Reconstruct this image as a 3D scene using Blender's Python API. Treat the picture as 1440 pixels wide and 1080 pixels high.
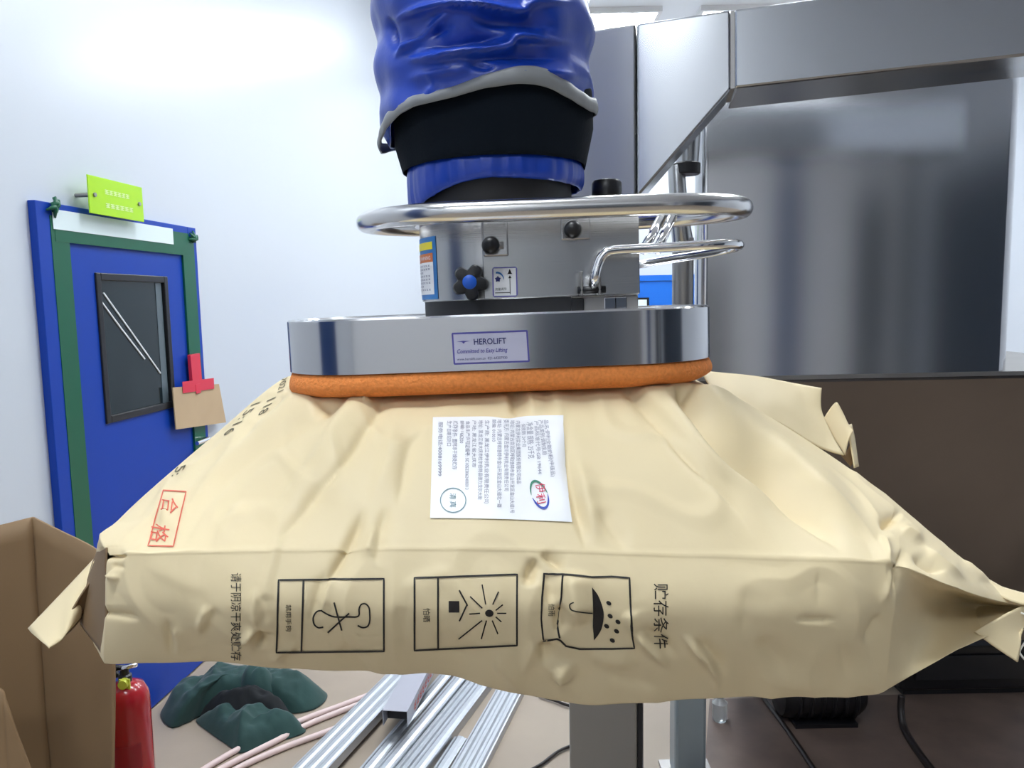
import bpy, bmesh, math, random
from mathutils import Vector, Matrix, noise
from mathutils.bvhtree import BVHTree

# ------------------------------------------------------------------ clear
for o in list(bpy.data.objects):
    bpy.data.objects.remove(o)
scene = bpy.context.scene
COL = scene.collection
random.seed(7)
R = math.radians

# ------------------------------------------------------------------ camera
PITCH, ROLL, F, CAM_Z = 6.1, 1.1, 1080.0, 1.72
cam_data = bpy.data.cameras.new('camera')
cam_data.sensor_fit = 'HORIZONTAL'
cam_data.sensor_width = 36.0
cam_data.lens = 36.0 * F / 1440.0
cam_data.clip_start = 0.02
cam = bpy.data.objects.new('camera', cam_data)
COL.objects.link(cam)
CAM = Vector((0, 0, CAM_Z))
ROT = Matrix.Rotation(R(90 - PITCH), 3, 'X') @ Matrix.Rotation(R(-ROLL), 3, 'Z')
cam.matrix_world = Matrix.Translation(CAM) @ ROT.to_4x4()
scene.camera = cam

# ------------------------------------------------------------------ world, exposure
world = bpy.data.worlds.new('world')
scene.world = world
world.use_nodes = True
world.node_tree.nodes['Background'].inputs[0].default_value = (0.75, 0.85, 1.0, 1)
world.node_tree.nodes['Background'].inputs[1].default_value = 0.0
vs = scene.view_settings
vs.view_transform = 'Standard'
vs.look = 'None'
vs.gamma = 1.0
vs.use_curve_mapping = False
vs.exposure = 0.95
LAMP_POWER = 15.0            # emission strength of the ceiling panels
CEIL = 4.6


# ------------------------------------------------------------------ measuring helpers
def ray(px, py):
    return ROT @ Vector(((px - 720) / F, -(py - 540) / F, -1.0))

def U(px, py, Y):
    d = ray(px, py)
    return CAM + d * (Y / d.y)

def UZ(px, py, z):
    d = ray(px, py)
    return CAM + d * ((z - CAM_Z) / d.z)

def PX(p):
    v = ROT.transposed() @ (Vector(p) - CAM)
    return (720 + F * v.x / -v.z, 540 - F * v.y / -v.z)

def on_plane(px, py, p0, n):
    d = ray(px, py)
    return CAM + d * ((p0 - CAM).dot(n) / d.dot(n))


# ------------------------------------------------------------------ materials
def mat(name, color, rough=0.5, metal=0.0, noise_scale=0, noise_amt=0.0, bump=0, bump_scale=50, aniso=0.0,
        stretch=None, coat=0.0, emit=None, alpha=1.0, spec=0.5, rough_var=0.0, transmission=0.0, aniso_rot=0.0, sheen=0.0):
    m = bpy.data.materials.new(name)
    m.use_nodes = True
    nt = m.node_tree
    b = nt.nodes['Principled BSDF']
    c = (color[0], color[1], color[2], 1)
    b.inputs['Base Color'].default_value = c
    b.inputs['Roughness'].default_value = rough
    b.inputs['Metallic'].default_value = metal
    b.inputs['Specular IOR Level'].default_value = spec
    b.inputs['Coat Weight'].default_value = coat
    b.inputs['Alpha'].default_value = alpha
    b.inputs['Transmission Weight'].default_value = transmission
    b.inputs['Sheen Weight'].default_value = sheen
    if emit:
        b.inputs['Emission Color'].default_value = (emit[0], emit[1], emit[2], 1)
        b.inputs['Emission Strength'].default_value = emit[3]
    if aniso:
        b.inputs['Anisotropic'].default_value = aniso
        b.inputs['Anisotropic Rotation'].default_value = aniso_rot
        t = nt.nodes.new('ShaderNodeTangent')
        t.direction_type = 'RADIAL'
        t.axis = 'Z'
        nt.links.new(t.outputs[0], b.inputs['Tangent'])
    if noise_amt or bump or rough_var:
        tc = nt.nodes.new('ShaderNodeTexCoord')
        mp = nt.nodes.new('ShaderNodeMapping')
        nt.links.new(tc.outputs['Object'], mp.inputs[0])
        if stretch:
            mp.inputs['Scale'].default_value = stretch
    if noise_amt:
        n = nt.nodes.new('ShaderNodeTexNoise')
        n.inputs['Scale'].default_value = noise_scale
        n.inputs['Detail'].default_value = 4
        nt.links.new(mp.outputs[0], n.inputs[0])
        mx = nt.nodes.new('ShaderNodeMix')
        mx.data_type = 'RGBA'
        mx.inputs[6].default_value = tuple(x * (1 - noise_amt) for x in color[:3]) + (1,)
        mx.inputs[7].default_value = tuple(min(1, x * (1 + noise_amt)) for x in color[:3]) + (1,)
        nt.links.new(n.outputs[0], mx.inputs[0])
        nt.links.new(mx.outputs[2], b.inputs['Base Color'])
    if rough_var:
        n3 = nt.nodes.new('ShaderNodeTexNoise')
        n3.inputs['Scale'].default_value = 6
        nt.links.new(mp.outputs[0], n3.inputs[0])
        mr = nt.nodes.new('ShaderNodeMapRange')
        mr.inputs[3].default_value = max(0.02, rough - rough_var)
        mr.inputs[4].default_value = rough + rough_var
        nt.links.new(n3.outputs[0], mr.inputs[0])
        nt.links.new(mr.outputs[0], b.inputs['Roughness'])
    if bump:
        n2 = nt.nodes.new('ShaderNodeTexNoise')
        n2.inputs['Scale'].default_value = bump_scale
        n2.inputs['Detail'].default_value = 3
        nt.links.new(mp.outputs[0], n2.inputs[0])
        bp = nt.nodes.new('ShaderNodeBump')
        bp.inputs['Strength'].default_value = bump
        bp.inputs['Distance'].default_value = 0.002
        nt.links.new(n2.outputs[0], bp.inputs['Height'])
        nt.links.new(bp.outputs[0], b.inputs['Normal'])
    return m

M = {}
M['wall'] = mat('wall_panel', (0.58, 0.62, 0.68), 0.26, spec=0.55)
M['ceiling'] = mat('ceiling_panel', (0.84, 0.87, 0.9), 0.5)
M['wall_grey'] = mat('wall_grey', (0.30, 0.31, 0.33), 0.5)
M['wall_dark'] = mat('wall_back_grey', (0.72, 0.73, 0.75), 0.5)
M['floor'] = mat('floor_paper', (0.37, 0.30, 0.235), 0.55, noise_scale=1.6, noise_amt=0.28, bump=0.3, bump_scale=9)
M['door_blue'] = mat('door_blue', (0.004, 0.046, 0.36), 0.45, spec=0.3)
M['far_blue'] = mat('far_door_blue', (0.008, 0.14, 0.62), 0.4)
M['tape_green'] = mat('green_tape', (0.003, 0.10, 0.048), 0.35)
M['film'] = mat('white_film', (0.72, 0.82, 0.84), 0.2)
M['black'] = mat('black_plastic', (0.008, 0.008, 0.010), 0.35)
M['black_rubber'] = mat('black_rubber', (0.012, 0.012, 0.015), 0.5)
M['glass_dark'] = mat('door_glass', (0.012, 0.022, 0.028), 0.08, noise_scale=3, noise_amt=0.5, stretch=(6, 6, 0.6))
M['glint'] = mat('film_glint_white', (0.75, 0.78, 0.8), 0.15)  # whitish colour stands in for reflections on the film
M['chrome'] = mat('chrome', (0.85, 0.85, 0.86), 0.10, 1.0)
M['steel'] = mat('brushed_steel', (0.50, 0.50, 0.50), 0.26, 1.0, bump=0.05, bump_scale=40, stretch=(0.3, 0.3, 14))
M['steel_plate'] = mat('steel_plate', (0.62, 0.62, 0.63), 0.16, 1.0, aniso=0.5, aniso_rot=0.25)
M['steel_ring'] = mat('satin_steel_tube', (0.68, 0.67, 0.66), 0.20, 1.0)
M['steel_tank'] = mat('tank_steel', (0.68, 0.68, 0.69), 0.16, 1.0, aniso=0.5, aniso_rot=0.25)
M['steel_column'] = mat('column_steel', (0.33, 0.335, 0.335), 0.34, 1.0, aniso=0.4, aniso_rot=0.25)
M['steel_beam'] = mat('beam_steel', (0.46, 0.475, 0.50), 0.22, 1.0, aniso=0.5, aniso_rot=0.25)
M['mat'] = mat('dark_sheet', (0.15, 0.105, 0.085), 0.5, noise_scale=5, noise_amt=0.55, bump=0.4, bump_scale=18)  # dark mottled tone of the floor sheet under the hopper
M['steel_low'] = mat('hopper_low_steel', (0.20, 0.175, 0.16), 0.30, 1.0, noise_scale=2, noise_amt=0.2)  # tank steel with the reflected dark floor put into its colour
M['steel_dull'] = mat('dull_steel', (0.34, 0.33, 0.32), 0.42, 1.0, noise_scale=5, noise_amt=0.15)
M['foam'] = mat('orange_foam', (0.82, 0.25, 0.055), 0.85, noise_scale=260, noise_amt=0.30, bump=0.9, bump_scale=300)
M['kraft'] = mat('kraft_paper', (0.74, 0.61, 0.375), 0.52, noise_scale=3.0, noise_amt=0.05, bump=0.10, bump_scale=60, spec=0.35)
M['kraft_in_shaded'] = mat('kraft_inner_shaded', (0.20, 0.125, 0.062), 0.7, noise_scale=5, noise_amt=0.1)  # brown inner paper, darkened further for the gusset's shade
M['kraft_dark'] = mat('brown_carton', (0.27, 0.17, 0.085), 0.62, noise_scale=2.5, noise_amt=0.2, bump=0.2, bump_scale=12)
M['thread'] = mat('cotton_thread', (0.85, 0.83, 0.76), 0.8)
M['ink'] = mat('black_ink', (0.012, 0.009, 0.008), 0.6)
M['ink_grey'] = mat('grey_ink', (0.27, 0.27, 0.35), 0.6)
M['ink_dot'] = mat('dotted_ink', (0.13, 0.11, 0.06), 0.6)
M['ink_red'] = mat('red_stamp_ink', (0.70, 0.12, 0.07), 0.6)
M['ink_crimson'] = mat('crimson_ink', (0.62, 0.01, 0.08), 0.5)
M['ink_green'] = mat('green_ink', (0.03, 0.20, 0.12), 0.5)
M['ink_blue'] = mat('blue_ink', (0.012, 0.05, 0.42), 0.5)
M['ink_navy'] = mat('navy_ink', (0.02, 0.025, 0.16), 0.5)
M['ink_violet'] = mat('violet_ink', (0.10, 0.09, 0.40), 0.5)
M['ink_teal'] = mat('teal_ink', (0.10, 0.22, 0.25), 0.5)
M['label_white'] = mat('white_label', (0.86, 0.86, 0.88), 0.45)
M['label_lilac'] = mat('pale_label', (0.60, 0.60, 0.76), 0.35)
M['label_blue'] = mat('label_blue', (0.02, 0.18, 0.50), 0.4)
M['label_yellow'] = mat('label_yellow', (0.85, 0.72, 0.02), 0.4)
M['label_orange'] = mat('label_orange', (0.62, 0.16, 0.03), 0.4)
M['cap_blue'] = mat('blue_cap', (0.01, 0.10, 0.55), 0.35)
M['sleeve'] = mat('blue_nylon', (0.006, 0.050, 0.43), 0.33, bump=0.2, bump_scale=70, spec=0.6)
M['mesh_black'] = mat('black_mesh_fabric', (0.006, 0.010, 0.016), 0.9, bump=0.3, bump_scale=400, spec=0.15)
M['hem'] = mat('grey_reflective_hem', (0.24, 0.25, 0.26), 0.45, bump=0.2, bump_scale=90)
M['sign_green'] = mat('lime_acrylic', (0.40, 0.72, 0.015), 0.25)
M['sign_ink'] = mat('pale_sign_ink', (0.68, 0.85, 0.35), 0.4)
M['tape_red'] = mat('red_tape', (0.68, 0.03, 0.06), 0.3)
M['card'] = mat('card_tag', (0.50, 0.36, 0.22), 0.7, noise_scale=8, noise_amt=0.08)
M['ext_red'] = mat('extinguisher_red', (0.36, 0.004, 0.010), 0.22, coat=0.3)
M['tag_lime'] = mat('lime_tag', (0.55, 0.60, 0.06), 0.4)
M['cloth'] = mat('dark_green_cloth', (0.016, 0.055, 0.050), 0.85, noise_scale=6, noise_amt=0.3, bump=0.4, bump_scale=40, sheen=0.15)
M['lining'] = mat('black_lining', (0.010, 0.012, 0.014), 0.9)
M['galv'] = mat('galvanised_steel', (0.50, 0.525, 0.56), 0.40, 0.9, noise_scale=40, noise_amt=0.10)
M['channel_grey'] = mat('lilac_grey_paint', (0.42, 0.42, 0.48), 0.4)
M['channel_shade'] = mat('channel_hollow_shade', (0.02, 0.02, 0.025), 0.7)
M['pipe_pink'] = mat('pink_pvc', (0.74, 0.58, 0.56), 0.4)
M['leg_blue'] = mat('pale_blue_steel', (0.36, 0.44, 0.50), 0.35, 0.6)
M['cable'] = mat('dark_cable', (0.020, 0.015, 0.014), 0.45)
M['lamp'] = mat('lamp_diffuser', (1, 1, 1), 0.5, emit=(0.90, 0.96, 1.0, LAMP_POWER))
M['frame_white'] = mat('white_frame', (0.8, 0.8, 0.8), 0.4)
M['dark_panel'] = mat('dark_navy_panel', (0.03, 0.045, 0.07), 0.5)
M['navy_panel'] = mat('navy_added_panel', (0.012, 0.045, 0.16), 0.45)
M['grey_panel'] = mat('grey_panel', (0.20, 0.20, 0.21), 0.5)
M['clear'] = mat('clear_plastic', (0.8, 0.85, 0.87), 0.08, transmission=0.7)


# ------------------------------------------------------------------ object helpers
class MB:
    """collects vertices and faces of one mesh"""
    def __init__(s):
        s.v, s.f = [], []

    def add(s, vs_, fs_):
        n = len(s.v)
        s.v += [Vector(v) for v in vs_]
        s.f += [tuple(i + n for i in f) for f in fs_]
        return s

    def box(s, lo, hi, mtx=None):
        x0, y0, z0 = lo
        x1, y1, z1 = hi
        vs_ = [Vector(p) for p in ((x0, y0, z0), (x1, y0, z0), (x1, y1, z0), (x0, y1, z0), (x0, y0, z1), (x1, y0, z1), (x1, y1, z1), (x0, y1, z1))]
        if mtx:
            vs_ = [mtx @ v for v in vs_]
        return s.add(vs_, [(3, 2, 1, 0), (4, 5, 6, 7), (0, 1, 5, 4), (1, 2, 6, 5), (2, 3, 7, 6), (3, 0, 4, 7)])

    def prism(s, poly, d, caps=True):
        """poly: list of 3D points, extruded by vector d"""
        n = len(poly)
        d = Vector(d)
        vs_ = [Vector(p) for p in poly] + [Vector(p) + d for p in poly]
        fs_ = [(i, (i + 1) % n, (i + 1) % n + n, i + n) for i in range(n)]
        if caps:
            fs_ += [tuple(range(n - 1, -1, -1)), tuple(range(n, 2 * n))]
        return s.add(vs_, fs_)

    def tube(s, pts, r, seg=12, closed=False, caps=True):
        pts = [Vector(p) for p in pts]
        n = len(pts)
        rr = r if isinstance(r, (list, tuple)) else [r] * n
        rings = []
        up = None
        for i, p in enumerate(pts):
            a = pts[(i - 1) % n] if (closed or i > 0) else p
            b = pts[(i + 1) % n] if (closed or i < n - 1) else p
            t = (b - a).normalized()
            if up is None:
                up = Vector((0, 0, 1)) if abs(t.z) < 0.9 else Vector((1, 0, 0))
            side = t.cross(up)
            if side.length < 1e-5:
                side = t.cross(Vector((0, 1, 0)))
            side.normalize()
            up = side.cross(t).normalized()
            rings.append([p + (side * math.cos(2 * math.pi * k / seg) + up * math.sin(2 * math.pi * k / seg)) * rr[i] for k in range(seg)])
        vs_ = [v for rg in rings for v in rg]
        fs_ = []
        for i in range(n if closed else n - 1):
            j = (i + 1) % n
            for k in range(seg):
                k2 = (k + 1) % seg
                fs_.append((i * seg + k, i * seg + k2, j * seg + k2, j * seg + k))
        if caps and not closed:
            fs_.append(tuple(range(seg - 1, -1, -1)))
            fs_.append(tuple((n - 1) * seg + k for k in range(seg)))
        return s.add(vs_, fs_)

    def lathe(s, prof, c, seg=32, axis='z'):
        """prof: (radius, height) pairs round the axis through c"""
        vs_, fs_ = [], []
        c = Vector(c)
        n = len(prof)
        for r_, h in prof:
            for k in range(seg):
                a = 2 * math.pi * k / seg
                if axis == 'z':
                    vs_.append(c + Vector((r_ * math.cos(a), r_ * math.sin(a), h)))
                elif axis == 'y':
                    vs_.append(c + Vector((r_ * math.cos(a), h, r_ * math.sin(a))))
                else:
                    vs_.append(c + Vector((h, r_ * math.cos(a), r_ * math.sin(a))))
        for i in range(n - 1):
            for k in range(seg):
                k2 = (k + 1) % seg
                fs_.append((i * seg + k, i * seg + k2, (i + 1) * seg + k2, (i + 1) * seg + k))
        fs_.append(tuple(range(seg - 1, -1, -1)))
        fs_.append(tuple((n - 1) * seg + k for k in range(seg)))
        return s.add(vs_, fs_)

    def sheet(s, grid, closed_u=False):
        """grid[i][j] of points"""
        nu, nv = len(grid), len(grid[0])
        vs_ = [p for row in grid for p in row]
        fs_ = []
        for i in range(nu if closed_u else nu - 1):
            i2 = (i + 1) % nu
            for j in range(nv - 1):
                fs_.append((i * nv + j, i2 * nv + j, i2 * nv + j + 1, i * nv + j + 1))
        return s.add(vs_, fs_)

    def build(s, name, m, parent=None, smooth=False, bevel=0, bev_seg=2, solid=0, label=None, angle=None, recalc=True):
        me = bpy.data.meshes.new(name)
        off = parent_origin(parent)
        me.from_pydata([v - off for v in s.v], [], s.f)
        bm = bmesh.new()
        bm.from_mesh(me)
        if recalc:
            bmesh.ops.recalc_face_normals(bm, faces=bm.faces[:])
        bm.to_mesh(me)
        bm.free()
        me.materials.append(m)
        if smooth or angle:
            for p in me.polygons:
                p.use_smooth = True
            if angle:
                me.set_sharp_from_angle(angle=R(angle))
        o = bpy.data.objects.new(name, me)
        COL.objects.link(o)
        if parent:
            o.parent = parent
        if solid:
            md = o.modifiers.new('solidify', 'SOLIDIFY')
            md.thickness = solid
            md.offset = 0
        if bevel:
            md = o.modifiers.new('bevel', 'BEVEL')
            md.width = bevel
            md.segments = bev_seg
            md.limit_method = 'ANGLE'
            md.angle_limit = R(35)
        if label:
            o['label'] = label
        return o

def parent_origin(p):
    off = Vector((0, 0, 0))
    while p is not None:
        if not p.get('local'):
            off += p.location
        p = p.parent
    return off

def tag(o, label, cat, group=None):
    o['label'] = label
    o['category'] = cat
    if group:
        o['group'] = group
    return o

def thing(name, loc, label, cat, group=None):
    o = bpy.data.objects.new(name, None)
    o.empty_display_size = 0.05
    COL.objects.link(o)
    o.location = loc
    return tag(o, label, cat, group)

def structure(o):
    o['kind'] = 'structure'
    return o

def catmull(pts, n, closed=False):
    """smooth curve through points (Vectors), n samples per span"""
    out = []
    m = len(pts)
    spans = m if closed else m - 1
    for i in range(spans):
        if closed:
            p0, p1, p2, p3 = pts[(i - 1) % m], pts[i], pts[(i + 1) % m], pts[(i + 2) % m]
        else:
            p0, p1, p2, p3 = pts[max(i - 1, 0)], pts[i], pts[i + 1], pts[min(i + 2, m - 1)]
        for k in range(n):
            t = k / n
            out.append(0.5 * ((2 * p1) + (p2 - p0) * t + (2 * p0 - 5 * p1 + 4 * p2 - p3) * t * t + (3 * p1 - p0 - 3 * p2 + p3) * t ** 3))
    if not closed:
        out.append(pts[-1].copy())
    return out

def refine(g, nu, nv):
    g1 = [catmull(r_, nv) for r_ in g]
    out = list(zip(*[catmull(list(c), nu) for c in zip(*g1)]))
    return [list(r_) for r_ in out]

def rounded(x0, x1, y0, y1, r, seg=10):
    pts = []
    for cx, cy, a0 in ((x1 - r, y1 - r, 0), (x0 + r, y1 - r, 90), (x0 + r, y0 + r, 180), (x1 - r, y0 + r, 270)):
        for k in range(seg + 1):
            a = R(a0 + 90 * k / seg)
            pts.append((cx + r * math.cos(a), cy + r * math.sin(a)))
    return pts

def prep(folds, scale_low=0):
    """folds: (points, width, height) in picture coordinates -> smooth tapered fold lines"""
    out = []
    for f in folds:
        pts, w, am = f[0], f[1], f[2]
        P = [Vector((x, y)) for x, y in pts]
        dn = catmull(P, 5) if len(P) > 2 else [P[0].lerp(P[1], k / 3) for k in range(4)]
        ln = [0.0]
        for p, q_ in zip(dn[:-1], dn[1:]):
            ln.append(ln[-1] + (q_ - p).length)
        segs = []
        for k in range(len(dn) - 1):
            segs.append((dn[k].x, dn[k].y, dn[k + 1].x - dn[k].x, dn[k + 1].y - dn[k].y, max(1e-6, (dn[k + 1] - dn[k]).length_squared), ln[k] / ln[-1], ln[k + 1] / ln[-1]))
        if scale_low and sum(p.y for p in P) / len(P) > 790:
            am *= scale_low
        xs_ = [p.x for p in dn]; ys_ = [p.y for p in dn]
        open0 = f[3] if len(f) > 3 else 0       # 1: full strength at the first point, as under the pad
        out.append((min(xs_) - 3 * w, max(xs_) + 3 * w, min(ys_) - 3 * w, max(ys_) + 3 * w, w, am, segs, open0))
    return out

def crease(px, py, folds):
    h = 0.0
    for (xa, xb, ya, yb, w, am, segs, open0) in folds:
        if px < xa or px > xb or py < ya or py > yb:
            continue
        best, bt, sg = 1e9, 0, 1
        for (x0, y0, dx, dy, ll, t0, t1) in segs:
            t = ((px - x0) * dx + (py - y0) * dy) / ll
            tt = 0.0 if t < 0 else 1.0 if t > 1 else t
            ex, ey = px - x0 - tt * dx, py - y0 - tt * dy
            d = ex * ex + ey * ey
            if d < best:
                best, bt = d, t0 + (t1 - t0) * tt
                sg = 1 if dx * ey - dy * ex > 0 else -1
        d = math.sqrt(best)
        tap = min(1.0, bt / 0.3) if not open0 else 1.0
        tap = min(tap, (1 - bt) / 0.4)
        tap = max(0.0, tap)
        tap = tap * tap * (3 - 2 * tap)
        ww = w * (0.55 + 0.45 * tap)
        if sg < 0:
            ww *= 1.35                             # one flank steeper than the other
        else:
            ww *= 0.75
        x = d / ww
        h += am * tap * (math.exp(-x ** 1.25) if w < 11 else math.exp(-x * x))
    return h

_text_cache = {}
def text2d(s, bold=0.0):
    """flat outline of a line of text, scaled to a unit box: (verts, faces, aspect)"""
    if (s, bold) in _text_cache:
        return _text_cache[(s, bold)]
    cu = bpy.data.curves.new('t', 'FONT')
    cu.body = s
    cu.size = 1
    cu.resolution_u = 3
    cu.offset = bold
    ob = bpy.data.objects.new('t', cu)
    COL.objects.link(ob)
    dg = bpy.context.evaluated_depsgraph_get()
    me = bpy.data.meshes.new_from_object(ob.evaluated_get(dg))
    vs_ = [(v.co.x, v.co.y) for v in me.vertices]
    fs_ = [tuple(p.vertices) for p in me.polygons]
    bpy.data.objects.remove(ob)
    bpy.data.meshes.remove(me)
    bpy.data.curves.remove(cu)
    x0 = min(v[0] for v in vs_); x1 = max(v[0] for v in vs_)
    y0 = min(v[1] for v in vs_); y1 = max(v[1] for v in vs_)
    vs_ = [((x - x0) / (x1 - x0), (y - y0) / (y1 - y0)) for x, y in vs_]
    _text_cache[(s, bold)] = (vs_, fs_)
    return vs_, fs_


# ================================================================== ROOM
TL = UZ(42, 281, 2.10)
TR = UZ(270, 321, 2.10)
WD = Vector((TR.x - TL.x, TR.y - TL.y, 0))
DOOR_W = WD.length
WD.normalize()                                   # along the left wall, away from the camera
WN = Vector((WD.y, -WD.x, 0))                    # out of the left wall, into the room
W0 = Vector((TL.x, TL.y, 0)) - WN * 0.012        # the wall plane lies behind the door frame

def wall_pt(s, z, out=0.0):
    return W0 + WD * s + WN * out + Vector((0, 0, z))

def wall_px(px, py, out=0.0):
    p = on_plane(px, py, W0 + WN * out, WN)
    return (p - W0).dot(WD), p.z

FAR_Y, BACK_Y, RIGHT_X = 9.6, -4.2, 5.2
sa = (BACK_Y - W0.y) / WD.y
sb = (FAR_Y - W0.y) / WD.y
A = wall_pt(sa, 0); B_ = wall_pt(sb, 0)
structure(MB().prism([A, B_, B_ + Vector((0, 0, CEIL)), A + Vector((0, 0, CEIL))], -WN * 0.1).build('wall_left', M['wall']))
structure(MB().box((B_.x - 0.3, FAR_Y, 0), (RIGHT_X + 0.1, FAR_Y + 0.1, CEIL)).build('wall_far', M['wall']))
structure(MB().box((RIGHT_X, BACK_Y - 0.1, 0), (RIGHT_X + 0.1, FAR_Y, CEIL)).build('wall_right', M['wall']))
structure(MB().box((A.x - 0.3, BACK_Y - 0.1, 0), (RIGHT_X, BACK_Y, CEIL)).build('wall_back', M['wall_dark']))
structure(MB().box((A.x - 0.4, BACK_Y - 0.1, -0.1), (RIGHT_X + 0.1, FAR_Y + 0.1, 0)).build('floor', M['floor']))
structure(MB().box((A.x - 0.4, BACK_Y - 0.1, CEIL), (RIGHT_X + 0.1, FAR_Y + 0.1, CEIL + 0.1)).build('ceiling', M['ceiling']))

# unseen dark panels added on the walls for the polished steel to mirror
for k, (x0, x1, h, m) in enumerate(((0.15, 1.1, 3.0, 'dark_panel'), (1.15, 2.05, 2.2, 'grey_panel'), (2.75, 3.2, 3.3, 'navy_panel'), (4.1, 4.65, 3.0, 'dark_panel'), (4.9, 5.2, 3.3, 'dark_panel'))):
    structure(MB().box((x0, BACK_Y, 0), (x1, BACK_Y + 0.05, h)).build('door_%d' % (k + 4), M[m], bevel=0.006))
structure(MB().box((RIGHT_X - 0.05, -3.6, 0), (RIGHT_X, -0.4, 3.1)).build('door_9', M['dark_panel'], bevel=0.006))
sd = (0.15 - W0.y) / WD.y
structure(MB().prism([wall_pt(sd - 1.15, 0), wall_pt(sd, 0), wall_pt(sd, 3.4), wall_pt(sd - 1.15, 3.4)], WN * 0.04).build('door_3', M['navy_panel'], bevel=0.006))  # added navy panel, unseen, for the column's blue reflection

# ceiling lights, with one unseen panel added behind the viewpoint for fill
for k, (lx, ly) in enumerate([(x, y) for y, x in ((-3.0, -0.9), (0.2, -0.6), (3.2, 0.1), (3.2, 2.4), (5.8, 0.6), (5.8, 2.6), (8.3, 0.9), (8.3, 2.6))]):
    where = {-3.0: 'added as fill behind the viewpoint', 0.2: 'above the viewpoint', 3.2: 'above the loose metal profiles', 5.8: 'midway down the room beyond the lifter', 8.3: 'nearest the far blue door'}[ly]
    t = thing('ceiling_light', (lx, ly, CEIL), 'white ceiling light panel %s, %s' % (where, 'on the left wall side' if lx < 1 else 'on the room middle side'), 'lamp', 'ceiling light panels')
    fr = MB()
    for (a0, b0, a1, b1) in ((-0.66, -0.36, 0.66, -0.32), (-0.66, 0.32, 0.66, 0.36), (-0.66, -0.32, -0.62, 0.32), (0.62, -0.32, 0.66, 0.32)):
        fr.box((lx + a0, ly + b0, CEIL - 0.05), (lx + a1, ly + b1, CEIL))
    fr.build('frame', M['frame_white'], t)
    MB().box((lx - 0.62, ly - 0.32, CEIL - 0.035), (lx + 0.62, ly + 0.32, CEIL - 0.01)).build('diffuser', M['lamp'], t)


# ------------------------------------------------------------------ blue door on the left wall
DH = 2.10
door = bpy.data.objects.new('door_1', None)
COL.objects.link(door)
door.location = wall_pt(DOOR_W / 2, 0)
structure(door)

def wbox(s0, s1, z0, z1, o0, o1):
    """box on the left wall: s along it, z up, o out of it"""
    p = [wall_pt(s0, z0, o0), wall_pt(s1, z0, o0), wall_pt(s1, z1, o0), wall_pt(s0, z1, o0)]
    return MB().prism(p, WN * (o1 - o0))

def wquad_strip(pts, width, o0, o1):
    """thin strip along a line of (s, z) points"""
    mb = MB()
    for (a, b) in zip(pts[:-1], pts[1:]):
        d = Vector((b[0] - a[0], b[1] - a[1])).normalized()
        n = Vector((-d.y, d.x)) * width / 2
        q = [(a[0] + n.x, a[1] + n.y), (a[0] - n.x, a[1] - n.y), (b[0] - n.x, b[1] - n.y), (b[0] + n.x, b[1] + n.y)]
        mb.prism([wall_pt(s, z, o0) for s, z in q], WN * (o1 - o0))
    return mb

fw = 0.075
frm = MB()
for (s0, s1, z0, z1) in ((0, fw, 0, DH), (DOOR_W - fw, DOOR_W, 0, DH), (fw, DOOR_W - fw, DH - fw, DH)):
    m_ = wbox(s0, s1, z0, z1, 0.0, 0.03)
    frm.add(m_.v, m_.f)
frm.build('frame', M['door_blue'], door, bevel=0.003)
# leaf with the window opening left free
ws0, wz0 = wall_px(141, 594)
ws1, wz1 = wall_px(226, 391)
wst, wzt = wall_px(128, 384)
ws0 = (ws0 + wst) / 2
lf = MB()
ls0, ls1, lz1 = fw + 0.004, DOOR_W - fw - 0.004, DH - fw - 0.004
for (s0, s1, z0, z1) in ((ls0, ws0, 0.01, lz1), (ws1, ls1, 0.01, lz1), (ws0, ws1, 0.01, wz0), (ws0, ws1, wz1, lz1)):
    m_ = wbox(s0, s1, z0, z1, 0.0, 0.022)
    lf.add(m_.v, m_.f)
leaf = lf.build('leaf', M['door_blue'], door)
wfr = MB()
bw = 0.022
for (s0, s1, z0, z1) in ((ws0 - bw * .3, ws0 + bw, wz0 - bw * .3, wz1 + bw * .3), (ws1 - bw, ws1 + bw * .3, wz0 - bw * .3, wz1 + bw * .3), (ws0 + bw, ws1 - bw, wz0 - bw * .3, wz0 + bw), (ws0 + bw, ws1 - bw, wz1 - bw, wz1 + bw * .3)):
    m_ = wbox(s0, s1, z0, z1, 0.006, 0.030)
    wfr.add(m_.v, m_.f)
wfr.build('window_frame', M['black'], door, bevel=0.003)
pane = wbox(ws0, ws1, wz0, wz1, 0.008, 0.016).build('pane', M['glass_dark'], door)
rs = wall_px(213, 402)[0]
wbox(rs, rs + 0.045, wz0 + bw, wz1 - bw, 0.0165, 0.018).build('side_film', mat('film_grey', (0.10, 0.13, 0.15), 0.2), door)
for pts in (((137, 416), (170, 461), (204, 505)), ((146, 412), (186, 468), (226, 525))):
    q = [wall_px(x, y, 0.02) for x, y in pts]
    wquad_strip(q, 0.006, 0.0165, 0.021).build('film_glint', M['glint'], door)  # bright streaks of reflection modelled as thin strips
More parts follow.
